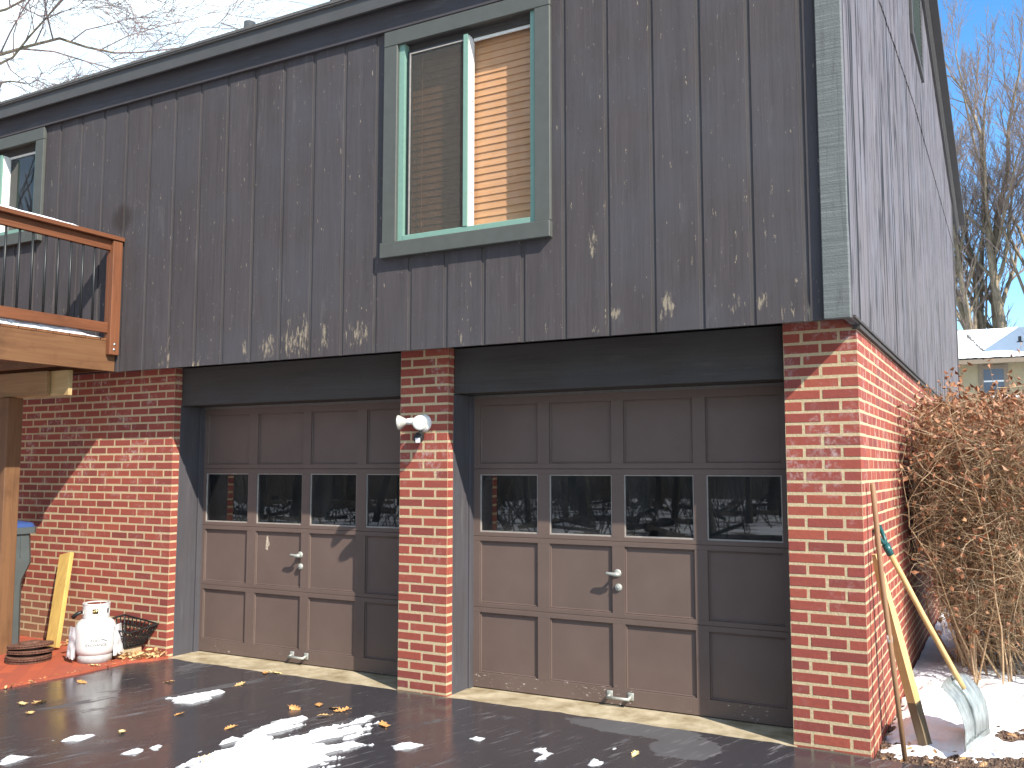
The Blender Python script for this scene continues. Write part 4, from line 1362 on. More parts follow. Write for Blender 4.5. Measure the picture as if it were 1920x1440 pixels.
s0 = Vector((0.243, 0.408, -0.03)); s1 = Vector((0.024, 0.226, 1.075)); sdv = (s1 - s0)
sk = thing('wooden_stake', (0.243, 0.408, 0), 'pale square wooden stake with grey stained end standing between pole and shovel', 'stake')
def stakepart(t0, t1, w0, w1):
    mb = MB()
    a = s0 + sdv * t0; b = s0 + sdv * t1
    d = sdv.normalized(); sdd = d.cross(Vector((0.9, -0.4, 0))).normalized(); uu = sdd.cross(d)
    vs = []
    for p, w in ((a, w0), (b, w1)):
        for (i, j) in ((-1, -1), (1, -1), (1, 1), (-1, 1)):
            vs.append(p + sdd * i * w[0] + uu * j * w[1])
    mb.add(vs, [(3, 2, 1, 0), (4, 5, 6, 7), (0, 1, 5, 4), (1, 2, 6, 5), (2, 3, 7, 6), (3, 0, 4, 7)])
    return mb
m1 = stakepart(0.235, 0.62, (0.029, 0.026), (0.028, 0.025)); m2 = stakepart(0.62, 0.90, (0.028, 0.025), (0.018, 0.020)); m3 = stakepart(0.90, 1.0, (0.018, 0.020), (0.010, 0.012))
m1.add(m2.v, m2.f); m1.add(m3.v, m3.f)
obj('shaft', m1, 'ash', sk); obj('stained_end', stakepart(0.0, 0.2345, (0.0288, 0.0258), (0.0292, 0.0262)), 'tip', sk)

# snow shovel
sv = thing('snow_shovel', (0.487, 0.507, 0), 'snow shovel with curved metal blade and dark green grip leaning on the side wall', 'shovel')
hdir = Vector((0.95, 0.30, 0)).normalized(); wdir = Vector((0.225, 0.974, 0)).normalized()
BC = Vector((0.488, 0.507, 0.004))
profb = [(-0.112, 0.345), (-0.078, 0.312), (-0.038, 0.262), (-0.008, 0.19), (0.008, 0.115), (0.006, 0.045), (0.0, 0.0)]
def prof_at(t):
    t *= len(profb) - 1; i = min(int(t), len(profb) - 2); u = t - i
    return (profb[i][0] + (profb[i + 1][0] - profb[i][0]) * u, profb[i][1] + (profb[i + 1][1] - profb[i][1]) * u)
mb = MB(); nu, nv = 40, 18
for j in range(nv + 1):
    for i in range(nu + 1):
        u = i / nu * 2 - 1; t = j / nv
        hx_, hz_ = prof_at(t)
        rib = 0.006 * max(0, cos(u * 3 * pi * 2)) if abs(u) < 0.93 and 0.08 < t < 0.9 else 0
        wv = 0.245 * (1 - 0.05 * (1 - t))
        cz = 0.02 * (1 - u * u) if j == 0 else 0
        p = BC + hdir * (hx_ + rib + 0.02 * u * u) + wdir * (u * wv) + Vector((0, 0, hz_ + cz))
        mb.v.append(tuple(p))
for j in range(nv):
    for i in range(nu):
        a = j * (nu + 1) + i
        mb.f.append((a, a + 1, a + nu + 2, a + nu + 1))
bl = obj('blade', mb, 'metal', sv, smooth=True)
md = bl.modifiers.new('thick', 'SOLIDIFY'); md.thickness = 0.003
mb = MB()
for t in (0.985,):
    hx_, hz_ = prof_at(t)
    mb.obox(BC + hdir * (hx_ + 0.024) + wdir * -0.24 + Vector((0, 0, hz_ + 0.012)), BC + hdir * (hx_ + 0.024) + wdir * 0.24 + Vector((0, 0, hz_ + 0.012)), 0.006, 0.03)
obj('wear_strip', mb, 'metal', bl)
G1 = Vector((0.075, 0.40, 1.10)); SK = BC + hdir * (-0.070) + Vector((0, 0, 0.315)); SKT = BC + hdir * 0.006 + Vector((0, 0, 0.10))
mb = MB(); mb.tube([G1, G1.lerp(SK, 0.5) + Vector((0.004, 0, 0.004)), SK + Vector((0.012, 0.0, 0.02)), SK + Vector((0.030, 0.0, -0.015))], [0.0165, 0.0165, 0.0165, 0.015], 12)
obj('shaft', mb, 'ash', sv, smooth=True)
mb = MB()
rp_ = [BC + hdir * (prof_at(t)[0] + 0.008) + Vector((0, 0, prof_at(t)[1])) for t in (0.02, 0.12, 0.3, 0.5, 0.7, 0.85, 0.93)]
mb.tube(rp_, [0.022, 0.020, 0.017, 0.014, 0.011, 0.008, 0.003], 8)
obj('socket_rib', mb, 'metal', bl, smooth=True)
ax = (G1 - SK).normalized()
sdx = ax.cross(Vector((0.2, 0.97, 0))).normalized()
wd = Vector((0.18, 0.98, 0.0)); wd = (wd - ax * wd.dot(ax)).normalized()
mb = MB()
mb.tube([G1 - ax * 0.045, G1 + ax * 0.025], [0.021, 0.023], 12)
pA = G1 + ax * 0.125
mb.tube([G1 + ax * 0.015, G1 + ax * 0.06 + wd * 0.042, pA + wd * 0.055], [0.014, 0.012, 0.012], 8)
mb.tube([G1 + ax * 0.015, G1 + ax * 0.06 - wd * 0.042, pA - wd * 0.055], [0.014, 0.012, 0.012], 8)
mb.tube([pA - wd * 0.062, pA, pA + wd * 0.062], [0.013, 0.016, 0.013], 10)
obj('grip', mb, 'greengrip', sv, smooth=True)

# ------------------------------------------------------------------ snow and mulch beside the house
def field(name, x0, x1, y0, y1, step, hf, mat, smooth=True, attr=False):
    nx = int((x1 - x0) / step); ny = int((y1 - y0) / step)
    hs = [[hf(x0 + step * i, y0 + step * j) for i in range(nx + 1)] for j in range(ny + 1)]
    mb = MB(); idx = {}; ed = []
    def vi(i, j):
        if (i, j) not in idx:
            idx[(i, j)] = len(mb.v); mb.v.append((x0 + step * i, y0 + step * j, hs[j][i][0])); ed.append(hs[j][i][1])
        return idx[(i, j)]
    for j in range(ny):
        for i in range(nx):
            q = (hs[j][i][1], hs[j][i + 1][1], hs[j + 1][i + 1][1], hs[j + 1][i][1])
            if max(q) > 0: mb.f.append((vi(i, j), vi(i + 1, j), vi(i + 1, j + 1), vi(i, j + 1)))
    o = obj(name, mb, mat, smooth=smooth, fix=False)
    a = o.data.attributes.new('edge', 'FLOAT', 'POINT')
    a.data.foreach_set('value', ed)
    return o
def fb(x, y, s, o=0.0, oct_=4):
    return mnoise.fractal(Vector((x * s + o, y * s - o, o)), 1.0, 2.0, oct_)
def mulch_h(x, y):
    z = -0.048 + 0.018 * fb(x, y, 3.0, 1.0) + 0.022 * fb(x, y, 26, 4.0, 3)
    return (z, 1.0)
o = field('mulch', 0.005, 2.2, -0.16, 3.2, 0.025, mulch_h, 'mulch', smooth=False); tag(o, 'dark bark mulch along the foot of the side wall', 'mulch', kind='stuff')
def side_snow(x, y):
    f = 0.55 + 0.9 * fb(x, y, 2.3, 7.0) + 0.35 * fb(x, y, 9.0, 2.0)
    f += min(1.0, (y - 0.12) * 2.2) * 0.9 - 0.9
    f -= max(0, 0.14 - x) * 6.0
    # bare strips of mulch showing through to the right of the shovel
    f -= 1.3 * math.exp(-((y - 0.78 - 0.25 * (x - 0.6)) / 0.10) ** 2) * min(1, max(0, (x - 0.50) * 6))
    f -= 1.2 * math.exp(-((y - 0.36) / 0.08) ** 2) * min(1, max(0, (x - 0.58) * 6))
    f -= 0.75 * max(0.0, min(1.0, (x - 0.50) * 4)) * max(0.0, min(1.0, (1.25 - y) * 3)) * (0.45 + 1.6 * max(0.0, fb(x * 0.7, y * 1.6, 7.0, 9.0)))
    f += 0.35 * math.exp(-(((x - 0.22) / 0.16) ** 2 + ((y - 0.42) / 0.30) ** 2))
    f -= 0.55 * math.exp(-(((x - 0.54) / 0.12) ** 2 + ((y - 0.45) / 0.33) ** 2))
    dep = max(-0.02, min(0.075, f * 0.075))
    return (-0.035 + dep + 0.012 * fb(x, y, 6, 3.0), min(1.0, f + 0.25))
o = field('snow_patch', 0.012, 1.6, 0.0, 2.7, 0.02, side_snow, 'snow'); tag(o, 'patchy snow on the mulch under the leaning tools', 'snow', kind='stuff')
def far_snow(x, y):
    f = 1.2 + 0.9 * fb(x, y, 1.3, 11.0)
    rp = max(0.0, min(1.0, (y - 1.8) / 0.6)); rp = rp * rp * (3 - 2 * rp)
    return (-0.075 + rp * (0.040 + max(-0.02, min(0.08, f * 0.06))) + 0.012 * fb(x, y, 5, 3.0), f)
o = field('snow_patch', 0.012, 4.5, 1.75, 12.0, 0.07, far_snow, 'snow'); tag(o, 'snow on the ground under and behind the hedge', 'snow', kind='stuff')

# snow left on the driveway
POLY = {
 'main': [(-3.14, -3.3), (-3.2, -2.0), (-3.27, -1.67), (-3.3, -1.51), (-3.34, -1.26), (-3.39, -1.07), (-3.31, -0.91), (-3.2, -0.94), (-3.17, -1.16), (-3.16, -1.31), (-3.08, -1.17), (-3.02, -0.95), (-2.94, -0.68), (-2.8, -0.65), (-2.83, -0.82), (-2.9, -0.99), (-2.76, -0.86), (-2.7, -0.99), (-2.77, -1.15), (-2.81, -1.29), (-2.66, -1.19), (-2.56, -1.18), (-2.62, -1.35), (-2.52, -1.47), (-2.53, -1.63), (-2.45, -3.2)],
 'b': [(-4.45, -0.97), (-4.38, -0.9), (-4.31, -0.77), (-4.23, -0.69), (-4.19, -0.86), (-4.18, -0.98), (-4.32, -1.0)],
 'c': [(-4.22, -1.98), (-4.18, -1.91), (-4.12, -1.8), (-4.08, -1.91)],
 'd': [(-4.15, -2.35), (-4.18, -2.27), (-4.07, -2.23), (-4.04, -2.33), (-4.03, -2.43)],
 'e': [(-2.45, -1.13), (-2.4, -1.04), (-2.28, -1.03), (-2.3, -1.12), (-2.38, -1.17)],
 'f': [(-2.11, -0.79), (-2.1, -0.74), (-2.02, -0.75), (-2.03, -0.82)],
 'g': [(-1.68, -0.81), (-1.64, -0.74), (-1.57, -0.8), (-1.55, -0.92), (-1.59, -1.0), (-1.61, -0.87)],
 'h': [(-1.37, -0.78), (-1.32, -0.78), (-1.25, -0.86), (-1.29, -0.9)],
 'i': [(-1.31, -0.57), (-1.3, -0.53), (-1.27, -0.57), (-1.29, -0.61)],
 'j': [(-3.67, -1.96), (-3.65, -1.86), (-3.55, -1.86), (-3.58, -1.95)],
 'k': [(-3.61, -1.8), (-3.6, -1.76), (-3.54, -1.81), (-3.56, -1.84)]}
def sdist(poly, x, y):
    ins = False; best = 1e9
    n_ = len(poly)
    for i in range(n_):
        x0, y0 = poly[i]; x1, y1 = poly[(i + 1) % n_]
        dx, dy = x1 - x0, y1 - y0
        t = max(0, min(1, ((x - x0) * dx + (y - y0) * dy) / (dx * dx + dy * dy + 1e-12)))
        d = (x - x0 - t * dx) ** 2 + (y - y0 - t * dy) ** 2
        if d < best: best = d
        if (y0 > y) != (y1 > y) and x < (x1 - x0) * (y - y0) / (y1 - y0) + x0: ins = not ins
    return sqrt(best) if ins else -sqrt(best)
def drive_snow(keys, amp, lim=9):
    ps = [POLY[k] for k in keys]
    def f(x, y):
        s = max(sdist(p, x, y) for p in ps)
        if s < -0.12: return (-0.03, -1.0)
        # streaky break-up along the shovel strokes
        a = x * 0.96 - y * 0.28; b = x * 0.28 + y * 0.96
        s += amp * (fb(a * 4.5, b, 2.6, 3.0) * 1.1 + 0.6 * fb(a * 3.0, b * 0.6, 14.0, 5.0, 3) - (0.30 if amp > 0.09 else 0.05))
        e = s / 0.035
        return (-0.004 + max(-0.012, min(0.020, s * 0.42)) + (0.004 * fb(x, y, 45, 8.0, 3) if s > 0 else 0), e)
    return f
labs = {'main': 'broad streaked patch of leftover snow in the middle of the driveway', 'b': 'thin snow smear with a leaf in front of the far garage door',
        'c': 'thin sliver of snow at left on the driveway', 'd': 'small snow heap at the left edge of the photo', 'e': 'oval snow pat right of the broad patch',
        'f': 'tiny snow lump on the driveway below the near door', 'g': 'hook shaped snow lump on the driveway', 'h': 'row of small snow crumbs near the dry asphalt patch',
        'i': 'single snow crumb near the pale leaf', 'j': 'small snow pat on the drag streaks', 'k': 'snow crumb beside the drag streaks'}
for k, p in POLY.items():
    x0 = min(q[0] for q in p) - 0.1; x1 = max(q[0] for q in p) + 0.1; y0 = max(-3.0, min(q[1] for q in p) - 0.1); y1 = max(q[1] for q in p) + 0.1
    small = k != 'main'
    o = field('driveway_snow', x0, x1, y0, y1, 0.0075 if small else 0.010, drive_snow([k], 0.030 if small and k not in 'b' else (0.065 if k == 'b' else 0.135)), 'slush')
    tag(o, labs[k], 'snow', kind='stuff')

# ------------------------------------------------------------------ leaves
def oak_leaf(seed, size):
    r = random.Random(seed); mb = MB()
    n_ = 9; L = []
    curl = r.uniform(0.15, 0.5); bend = r.uniform(-0.3, 0.6)
    rows = []
    for i in range(n_ + 1):
        t = i / n_
        w = (sin(pi * min(1, t * 0.92 + 0.06)) ** 0.8) * 0.34
        if i % 2 == 0: w *= 0.45
        w *= r.uniform(0.85, 1.15)
        zc = bend * (t - 0.5) ** 2 + 0.03
        row = []
        for s in (-1, -0.5, 0, 0.5, 1):
            row.append(len(mb.v))
            mb.v.append(((t - 0.5) * size, s * w * size, (zc + curl * (abs(s) ** 1.6) * w + 0.04 * r.uniform(-1, 1)) * size))
        rows.append(row)
    for a, b in zip(rows, rows[1:]):
        for q in range(4): mb.f.append((a[q], a[q + 1], b[q + 1], b[q]))
    mb.tube([(-0.5 * size, 0, 0.05 * size), (-0.68 * size, 0.03 * size, 0.09 * size)], 0.02 * size, 4)
    zm = min(v[2] for v in mb.v)
    mb.v = [(v[0], v[1], v[2] - zm) for v in mb.v]
    return mb
LV = [(-5.72, -0.56, 'oakpale', 'pale oak leaf on the red pavers in front of the gas tank'),
      (-5.37, -0.94, 'oakorange', 'orange brown leaf on wet asphalt nearest the red pavers'),
      (-4.81, -0.62, 'oak', 'curled leaf on wet asphalt just off the concrete apron'),
      (-4.29, -0.43, 'oak', 'curled tan leaf on the asphalt below the far lift handle'),
      (-5.17, -1.54, 'oakpale', 'pale lobed leaf left of the other two in a loose group'),
      (-5.08, -1.47, 'oak', 'ragged leaf at the right of a loose group of three'),
      (-4.90, -1.67, 'oak', 'curled leaf nearest the camera in a loose group of three'),
      (-4.01, -1.68, 'oakpale', 'large pale leaf at the end of the drag streaks'),
      (-4.03, -1.22, 'oakorange', 'small orange star shaped leaf on bare asphalt'),
      (-4.26, -0.88, 'oakpale', 'pale leaf lying in the thin snow smear'),
      (-3.51, -1.30, 'oakorange', 'narrow orange leaf left of the broad snow patch'),
      (-4.40, -0.055, 'oakorange', 'brown leaf on the edge of the concrete apron'),
      (-4.335, -0.02, 'oakpale', 'cream leaf overlapping a brown one on the apron edge'),
      (-3.46, -0.77, 'oakorange', 'upright orange leaf behind the broad snow patch'),
      (-3.39, -0.62, 'oakorange', 'small brown leaf farthest behind the broad snow patch'),
      (-3.15, -0.86, 'oak', 'triangular tan leaf touching the far end of the broad snow patch'),
      (-3.25, -0.64, 'oak', 'tan leaf half buried in a crumb of snow'),
      (-3.17, -0.66, 'oakorange', 'orange leaf beside a round snow crumb'),
      (-2.72, -0.81, 'oakorange', 'dark orange leaf right of the broad snow patch'),
      (-3.09, -1.86, 'oakpale', 'pointed yellow leaf standing in the broad snow patch'),
      (-1.15, -0.61, 'oakpale', 'pale leaf on the asphalt near the dried patch')]
for i, (lx, ly, mt, lb) in enumerate(LV):
    sz = rnd.uniform(0.075, 0.115) * (0.8 if 'small' in lb or 'narrow' in lb else 1.0)
    o = obj('fallen_leaf', oak_leaf(i * 13 + 5, sz), mt, smooth=True)
    o.location = (lx, ly, 0.0115 if lx < -5.6 else (0.012 if (lx > -3.3 and ly < -0.7 and lx < -2.9) else -0.004))
    o.rotation_euler = (rnd.uniform(-.2, .2), rnd.uniform(-.2, .2), rnd.uniform(0, 6.28))
    if 'upright' in lb or 'standing' in lb: o.rotation_euler = (radians(55), radians(20), rnd.uniform(0, 6.28))
    tag(o, lb, 'leaf', 'dry leaves scattered on the driveway')
def litter(n_, fn, seed, s0=0.03, s1=0.075):
    r = random.Random(seed); mb = MB()
    for i in range(n_):
        x, y, z = fn(r)
        lf = oak_leaf(seed * 100 + i % 17, r.uniform(s0, s1))
        mt = Matrix.Translation((x, y, z)) @ Matrix.Rotation(r.uniform(0, 6.28), 4, 'Z') @ Matrix.Rotation(r.uniform(-.9, .9), 4, 'X') @ Matrix.Rotation(r.uniform(-.7, .7), 4, 'Y')
        lf.xform(mt); mb.add(lf.v, lf.f)
    return mb
def pile(r):
    t = r.random(); x = -5.93 + 0.36 * t + r.gauss(0, .03); y = -0.36 + 0.27 * t + r.gauss(0, .05)
    return (x, min(y, -0.03), 0.012 + abs(r.gauss(0, 0.022)))
o = obj('leaf_litter', litter(150, pile, 4), 'litter', fix=False); tag(o, 'heap of dry leaves between crate and asphalt', 'leaves', kind='stuff')
def edgel(r):
    t = r.random(); y = -0.2 - 1.5 * t
    return (-5.66 - 0.03 * t + r.gauss(0, .02), y, 0.008)
o = obj('leaf_litter', litter(60, edgel, 5, 0.015, 0.035), 'litter', fix=False); tag(o, 'crumbled leaf bits along the edge of the pavers', 'leaves', kind='stuff')
def wallfoot(r): return (r.uniform(-6.75, -6.15), r.uniform(-0.22, -0.03), 0.012 + abs(r.gauss(0, .015)))
o = obj('leaf_litter', litter(60, wallfoot, 6, 0.03, 0.07), 'litter', fix=False); tag(o, 'dry leaves along the wall behind plank and tank', 'leaves', kind='stuff')
def mulchl(r): return (r.uniform(0.03, 1.2), r.uniform(-0.12, 0.9) , -0.03 + abs(r.gauss(0, .01)))
o = obj('leaf_litter', litter(90, mulchl, 8, 0.02, 0.05), 'litter', fix=False); tag(o, 'scraps of brown leaf on the mulch by the tools', 'leaves', kind='stuff')

# ------------------------------------------------------------------ hedge shrub beside the wall
HR = random.Random(21)
hd = thing('shrub', (1.15, 3.3, 0), 'tall bare twiggy shrub with dead brown leaves beside the side wall', 'shrub')
stems = MB(); tw = MB(); lv = MB()
def leafquad(mb, p, r, s):
    a = Vector((r.gauss(0, 1), r.gauss(0, 1), r.gauss(0, 1))).normalized(); b = a.orthogonal().normalized()
    c = a.cross(b)
    th = r.uniform(0, 6.28); u = b * cos(th) + c * sin(th); w = a
    q = u.cross(w)
    p = Vector(p)
    o = len(mb.v)
    mb.v += [tuple(p), tuple(p + u * s * 0.5 + w * s * 0.34 + q * s * 0.16), tuple(p + u * s * 1.05 + q * s * 0.05), tuple(p + u * s * 0.5 - w * s * 0.34 + q * s * 0.20), tuple(p + u * s * 0.5 - q * s * 0.02)]
    mb.f += [(o, o + 4, o + 1), (o + 4, o + 2, o + 1), (o, o + 3, o + 4), (o + 4, o + 3, o + 2)]
def inside(p):
    x, y, z = p
    if x < 0.035 + 0.22 * max(0, 1 - z / 0.9): return False
    if y < 1.35 + 0.9 * max(0, 1 - z / 1.1): return False
    top = 2.20 + 0.17 * mnoise.noise(Vector((x * 2.4, y * 2.4, 0))) - 0.25 * max(0, 1.9 - y)
    return z < top
for sidx in range(215):
    near = HR.random() < 0.72
    bx = HR.uniform(0.30, 1.25) if near else HR.uniform(0.9, 2.6); by = HR.uniform(2.05, 3.6) if near else HR.uniform(2.2, 6.0)
    if by < 2.4: bx = max(bx, 0.45)
    p = Vector((bx, by, -0.03))
    aim = Vector((HR.gauss(-0.10, 0.20), HR.gauss(-0.12, 0.22), 1)).normalized()
    ln = HR.uniform(1.55, 2.35); n_ = 9
    pts = [p.copy()]; d = aim.copy()
    for k in range(n_):
        d = (d + Vector((HR.gauss(0, .12), HR.gauss(0, .12), 0.05))).normalized()
        q = pts[-1] + d * ln / n_
        if q.x < 0.06: q.x = 0.06 + HR.uniform(0, .05); d.x = abs(d.x)
        pts.append(q)
    r0 = HR.uniform(0.006, 0.012)
    stems.tube(pts, [r0 * (1 - 0.78 * k / n_) for k in range(n_ + 1)], 5)
    vis = near or bx < 1.6
    for k in range(2, n_ + 1):
        zk = pts[k].z
        for _ in range((3 if zk < 0.6 else (8 if zk < 1.0 else 10)) if vis else 4):
            b0 = pts[k - 1].lerp(pts[k], HR.random())
            dd = Vector((HR.gauss(0, 1), HR.gauss(0, 1), HR.gauss(0.35, .6))).normalized()
            L = HR.uniform(0.20, 0.55)
            tp = [b0]
            for m_ in range(3):
                dd = (dd + Vector((HR.gauss(0, .22), HR.gauss(0, .22), HR.gauss(0.05, .2)))).normalized()
                tp.append(tp[-1] + dd * L / 3)
            if not inside(tp[-1]) and HR.random() < 0.94:
                continue
            rr = HR.uniform(0.0013, 0.0030)
            tw.tube(tp, [rr, rr * .85, rr * .7, rr * .45], 3, cap=False)
            for _2 in range(4):
                c0 = tp[HR.randint(1, 3)]
                d2 = (dd + Vector((HR.gauss(0, .7), HR.gauss(0, .7), HR.gauss(0, .7)))).normalized()
                L2 = HR.uniform(0.07, 0.24)
                e1 = c0 + d2 * L2 * .5 + Vector((HR.gauss(0, .01), HR.gauss(0, .01), HR.gauss(0, .01))); e2 = c0 + d2 * L2
                if not inside(e2): continue
                tw.tube([c0, e1, e2], [rr * .6, rr * .5, rr * .35], 3, cap=False)
                h = e2.z + HR.gauss(0, 0.10)
                pr = 0.9 if h > 1.92 else (0.45 if h > 1.68 else (0.16 if h > 1.2 else 0.10))
                for q in range(2):
                    if HR.random() < pr: leafquad(lv, e2 if q == 0 else e1, HR, HR.uniform(0.030, 0.058))
# sprigs standing above the top
for (sx, sy, sz) in ((0.46, 2.3, 2.52), (0.62, 2.5, 2.45), (0.85, 2.35, 2.50), (0.35, 2.4, 2.36), (1.1, 2.6, 2.5)):
    pts = [Vector((sx + HR.gauss(0, .1), sy + 0.1, 1.9)), Vector((sx + HR.gauss(0, .03), sy + 0.03, 2.2)), Vector((sx, sy, sz))]
    tw.tube(pts, [.003, .0025, .0015], 4)
    for k in range(9): leafquad(lv, pts[1].lerp(pts[2], HR.random()) + Vector((HR.gauss(0, .02), HR.gauss(0, .02), 0)), HR, HR.uniform(.03, .055))
obj('stem', stems, 'twig', hd, fix=False)
obj('twigs', tw, 'twig', hd, fix=False)
obj('leaves', lv, 'hedgeleaf', hd, fix=False)

# ------------------------------------------------------------------ trees
def grow(trunk, crown, r, p, d, length, rad, lvl, maxl, up=0.06, spread=0.6, minr=0.004, kids=(4, 6), thin=0.62, wob=0.12, crown_from=2):
    n_ = 6 if lvl < 2 else (4 if lvl < maxl else 3)
    pts = [Vector(p)]; d = Vector(d).normalized(); ds = [d.copy()]
    for k in range(n_):
        d = (d + Vector((r.gauss(0, wob), r.gauss(0, wob), r.gauss(0, wob) + up))).normalized()
        pts.append(pts[-1] + d * length / n_); ds.append(d.copy())
    end = 0.45 if lvl < maxl else 0.5
    rads = [max(minr, rad * (1 - (1 - end) * k / n_)) for k in range(n_ + 1)]
    tgt = trunk if lvl < crown_from else crown
    tgt.tube(pts, rads, 9 if lvl == 0 else (6 if lvl == 1 else (4 if lvl == 2 else 3)), cap=False)
    if lvl >= maxl: return
    nk = r.randint(*kids)
    for c in range(nk):
        t = 0.30 + 0.70 * (c + r.random()) / nk
        i = min(int(t * n_), n_ - 1); u = t * n_ - i
        b = pts[i].lerp(pts[i + 1], u); bd = ds[i + 1]
        a = bd.orthogonal().normalized(); a = Matrix.Rotation(r.uniform(0, 6.28), 3, bd) @ a
        nd = (bd + a * r.uniform(0.55, 1.15) * spread).normalized()
        grow(trunk, crown, r, b, nd, length * thin * r.uniform(0.75, 1.15), rads[i] * r.uniform(0.45, 0.65), lvl + 1, maxl, up, spread, minr, kids, thin, wob, crown_from)
    grow(trunk, crown, r, pts[-1], ds[-1], length * thin * 1.05, rads[-1] * 0.9, lvl + 1, maxl, up, spread, minr, kids, thin, wob, crown_from)

def tree(name, loc, stemspec, seed, label, maxl=4, minr=0.006, trunkmat='bark', twigmat='twigs', group=None, **kw):
    r = random.Random(seed)
    t = thing(name, loc, label, 'tree', group)
    tr = MB(); cw = MB()
    for (dx, dy, dz, dirv, ln, rad) in stemspec:
        grow(tr, cw, r, Vector(loc) + Vector((dx, dy, dz)), dirv, ln, rad, 0, maxl, minr=minr, **kw)
    obj('trunk', tr, trunkmat, t, smooth=True, fix=False)
    if cw.f: obj('crown', cw, twigmat, t, fix=False)
    return t
# big many-stemmed tree behind the neighbour's roof
tree('bare_tree', (0.75, 45, 0), [
    (0, 0, 0, (0.0, 0, 1), 5.0, 0.60),
    (-0.30, 0, 4.0, (-0.18, 0, 1), 10.5, 0.25), (-0.12, 0.2, 4.0, (-0.06, 0.06, 1), 12.0, 0.26), (0.12, -0.1, 4.0, (0.02, -0.06, 1), 12.5, 0.26), (0.28, 0, 4.0, (0.13, 0.04, 1), 11.5, 0.25),
    (-0.2, 0.2, 4.0, (-0.30, 0.2, 1), 10.5, 0.19), (0.4, 0.1, 4.0, (0.30, 0.05, 1), 11.0, 0.22)],
    11, 'big bare tree with several grey stems rising behind the snowy roof', maxl=4, minr=0.0075, spread=0.62, kids=(6, 7), up=0.06, thin=0.44, wob=0.08)
tree('bare_tree', (-0.62, 45, 0), [(0, 0, 0, (0.0, 0, 1), 13.0, 0.22), (0.25, 0, 0, (0.03, 0, 1), 11.0, 0.20)], 15, 'slim bare tree with a twin trunk beside the gable wall', maxl=3, minr=0.008, spread=0.6, kids=(5, 7), up=0.04, thin=0.34, wob=0.05)
tree('bare_tree', (4.2, 52, 0), [(0, 0, 0, (-0.05, 0, 1), 14.0, 0.30)], 23, 'bare tree with a leaning trunk at the right edge of the photo', maxl=4, minr=0.010, spread=0.55, kids=(5, 6), up=0.05, thin=0.40, wob=0.07)
# tree left of the house whose branches hang into the sky
def limb_tree():
    r = random.Random(31)
    loc = Vector((-17.0, 4.5, 0))
    t = thing('bare_tree', loc, 'bare tree at left whose drooping twigs reach over the eave', 'tree')
    tr = MB(); cw = MB()
    tr.tube([loc, loc + Vector((0.05, 0, 3)), loc + Vector((-0.1, 0, 6)), loc + Vector((0.0, 0.1, 10)), loc + Vector((0.1, 0, 14))], [0.36, 0.31, 0.27, 0.20, 0.10], 12, cap=False)
    specs = [((0, 0, 9.3), (1, -0.02, 0.16), 4.1, 0.040), ((0, 0, 9.0), (1, -0.06, -0.04), 3.3, 0.032), ((0, 0, 8.5), (1, -0.08, -0.07), 3.2, 0.028), ((0, 0, 10.4), (1, 0.05, -0.05), 4.0, 0.032), ((0, 0, 10.9), (1, 0.02, -0.03), 4.4, 0.032), ((0, 0, 11), (0.8, -.4, 0.4), 3.4, 0.06), ((0, 0, 10.5), (-.8, -.3, .5), 3.2, 0.07), ((0, 0, 12), (-.3, .8, .6), 3, .06), ((0, 0, 13), (0.4, 0, 1), 3, .06)]
    for (o, d, ln, rad) in specs:
        grow(tr, cw, r, loc + Vector(o), d, ln, rad, 1, 4, up=-0.01, spread=0.75, minr=0.0040, kids=(6, 8), thin=0.50, wob=0.14)
    obj('trunk', tr, 'bark', t, smooth=True, fix=False)
    obj('crown', cw, 'paletwigs', t, fix=False)
limb_tree()
# woods across the drive, seen mirrored in the garage glass and the wet asphalt
wr = random.Random(44)
wlab = 'bare dark woodland tree across the drive, seen only in the garage window reflections'
for k in range(80):
    x = wr.uniform(-42, 1.0); y = wr.uniform(-40, -11)
    if x > -4 and y > -20: y -= 9
    h = wr.uniform(8, 14)
    thin_ = wr.random() < 0.6
    tree('woodland_tree', (x, y, -0.06), [(0, 0, 0, (wr.gauss(0, .05), wr.gauss(0, .05), 1), h, wr.uniform(0.05, 0.12) if thin_ else wr.uniform(0.16, 0.36))], 100 + k, wlab, maxl=1 if thin_ else 2, minr=0.02, trunkmat='darkbark', twigmat='darkbark', group='woodland trees across the drive', spread=0.7, kids=(4, 6), up=0.04, thin=0.4)

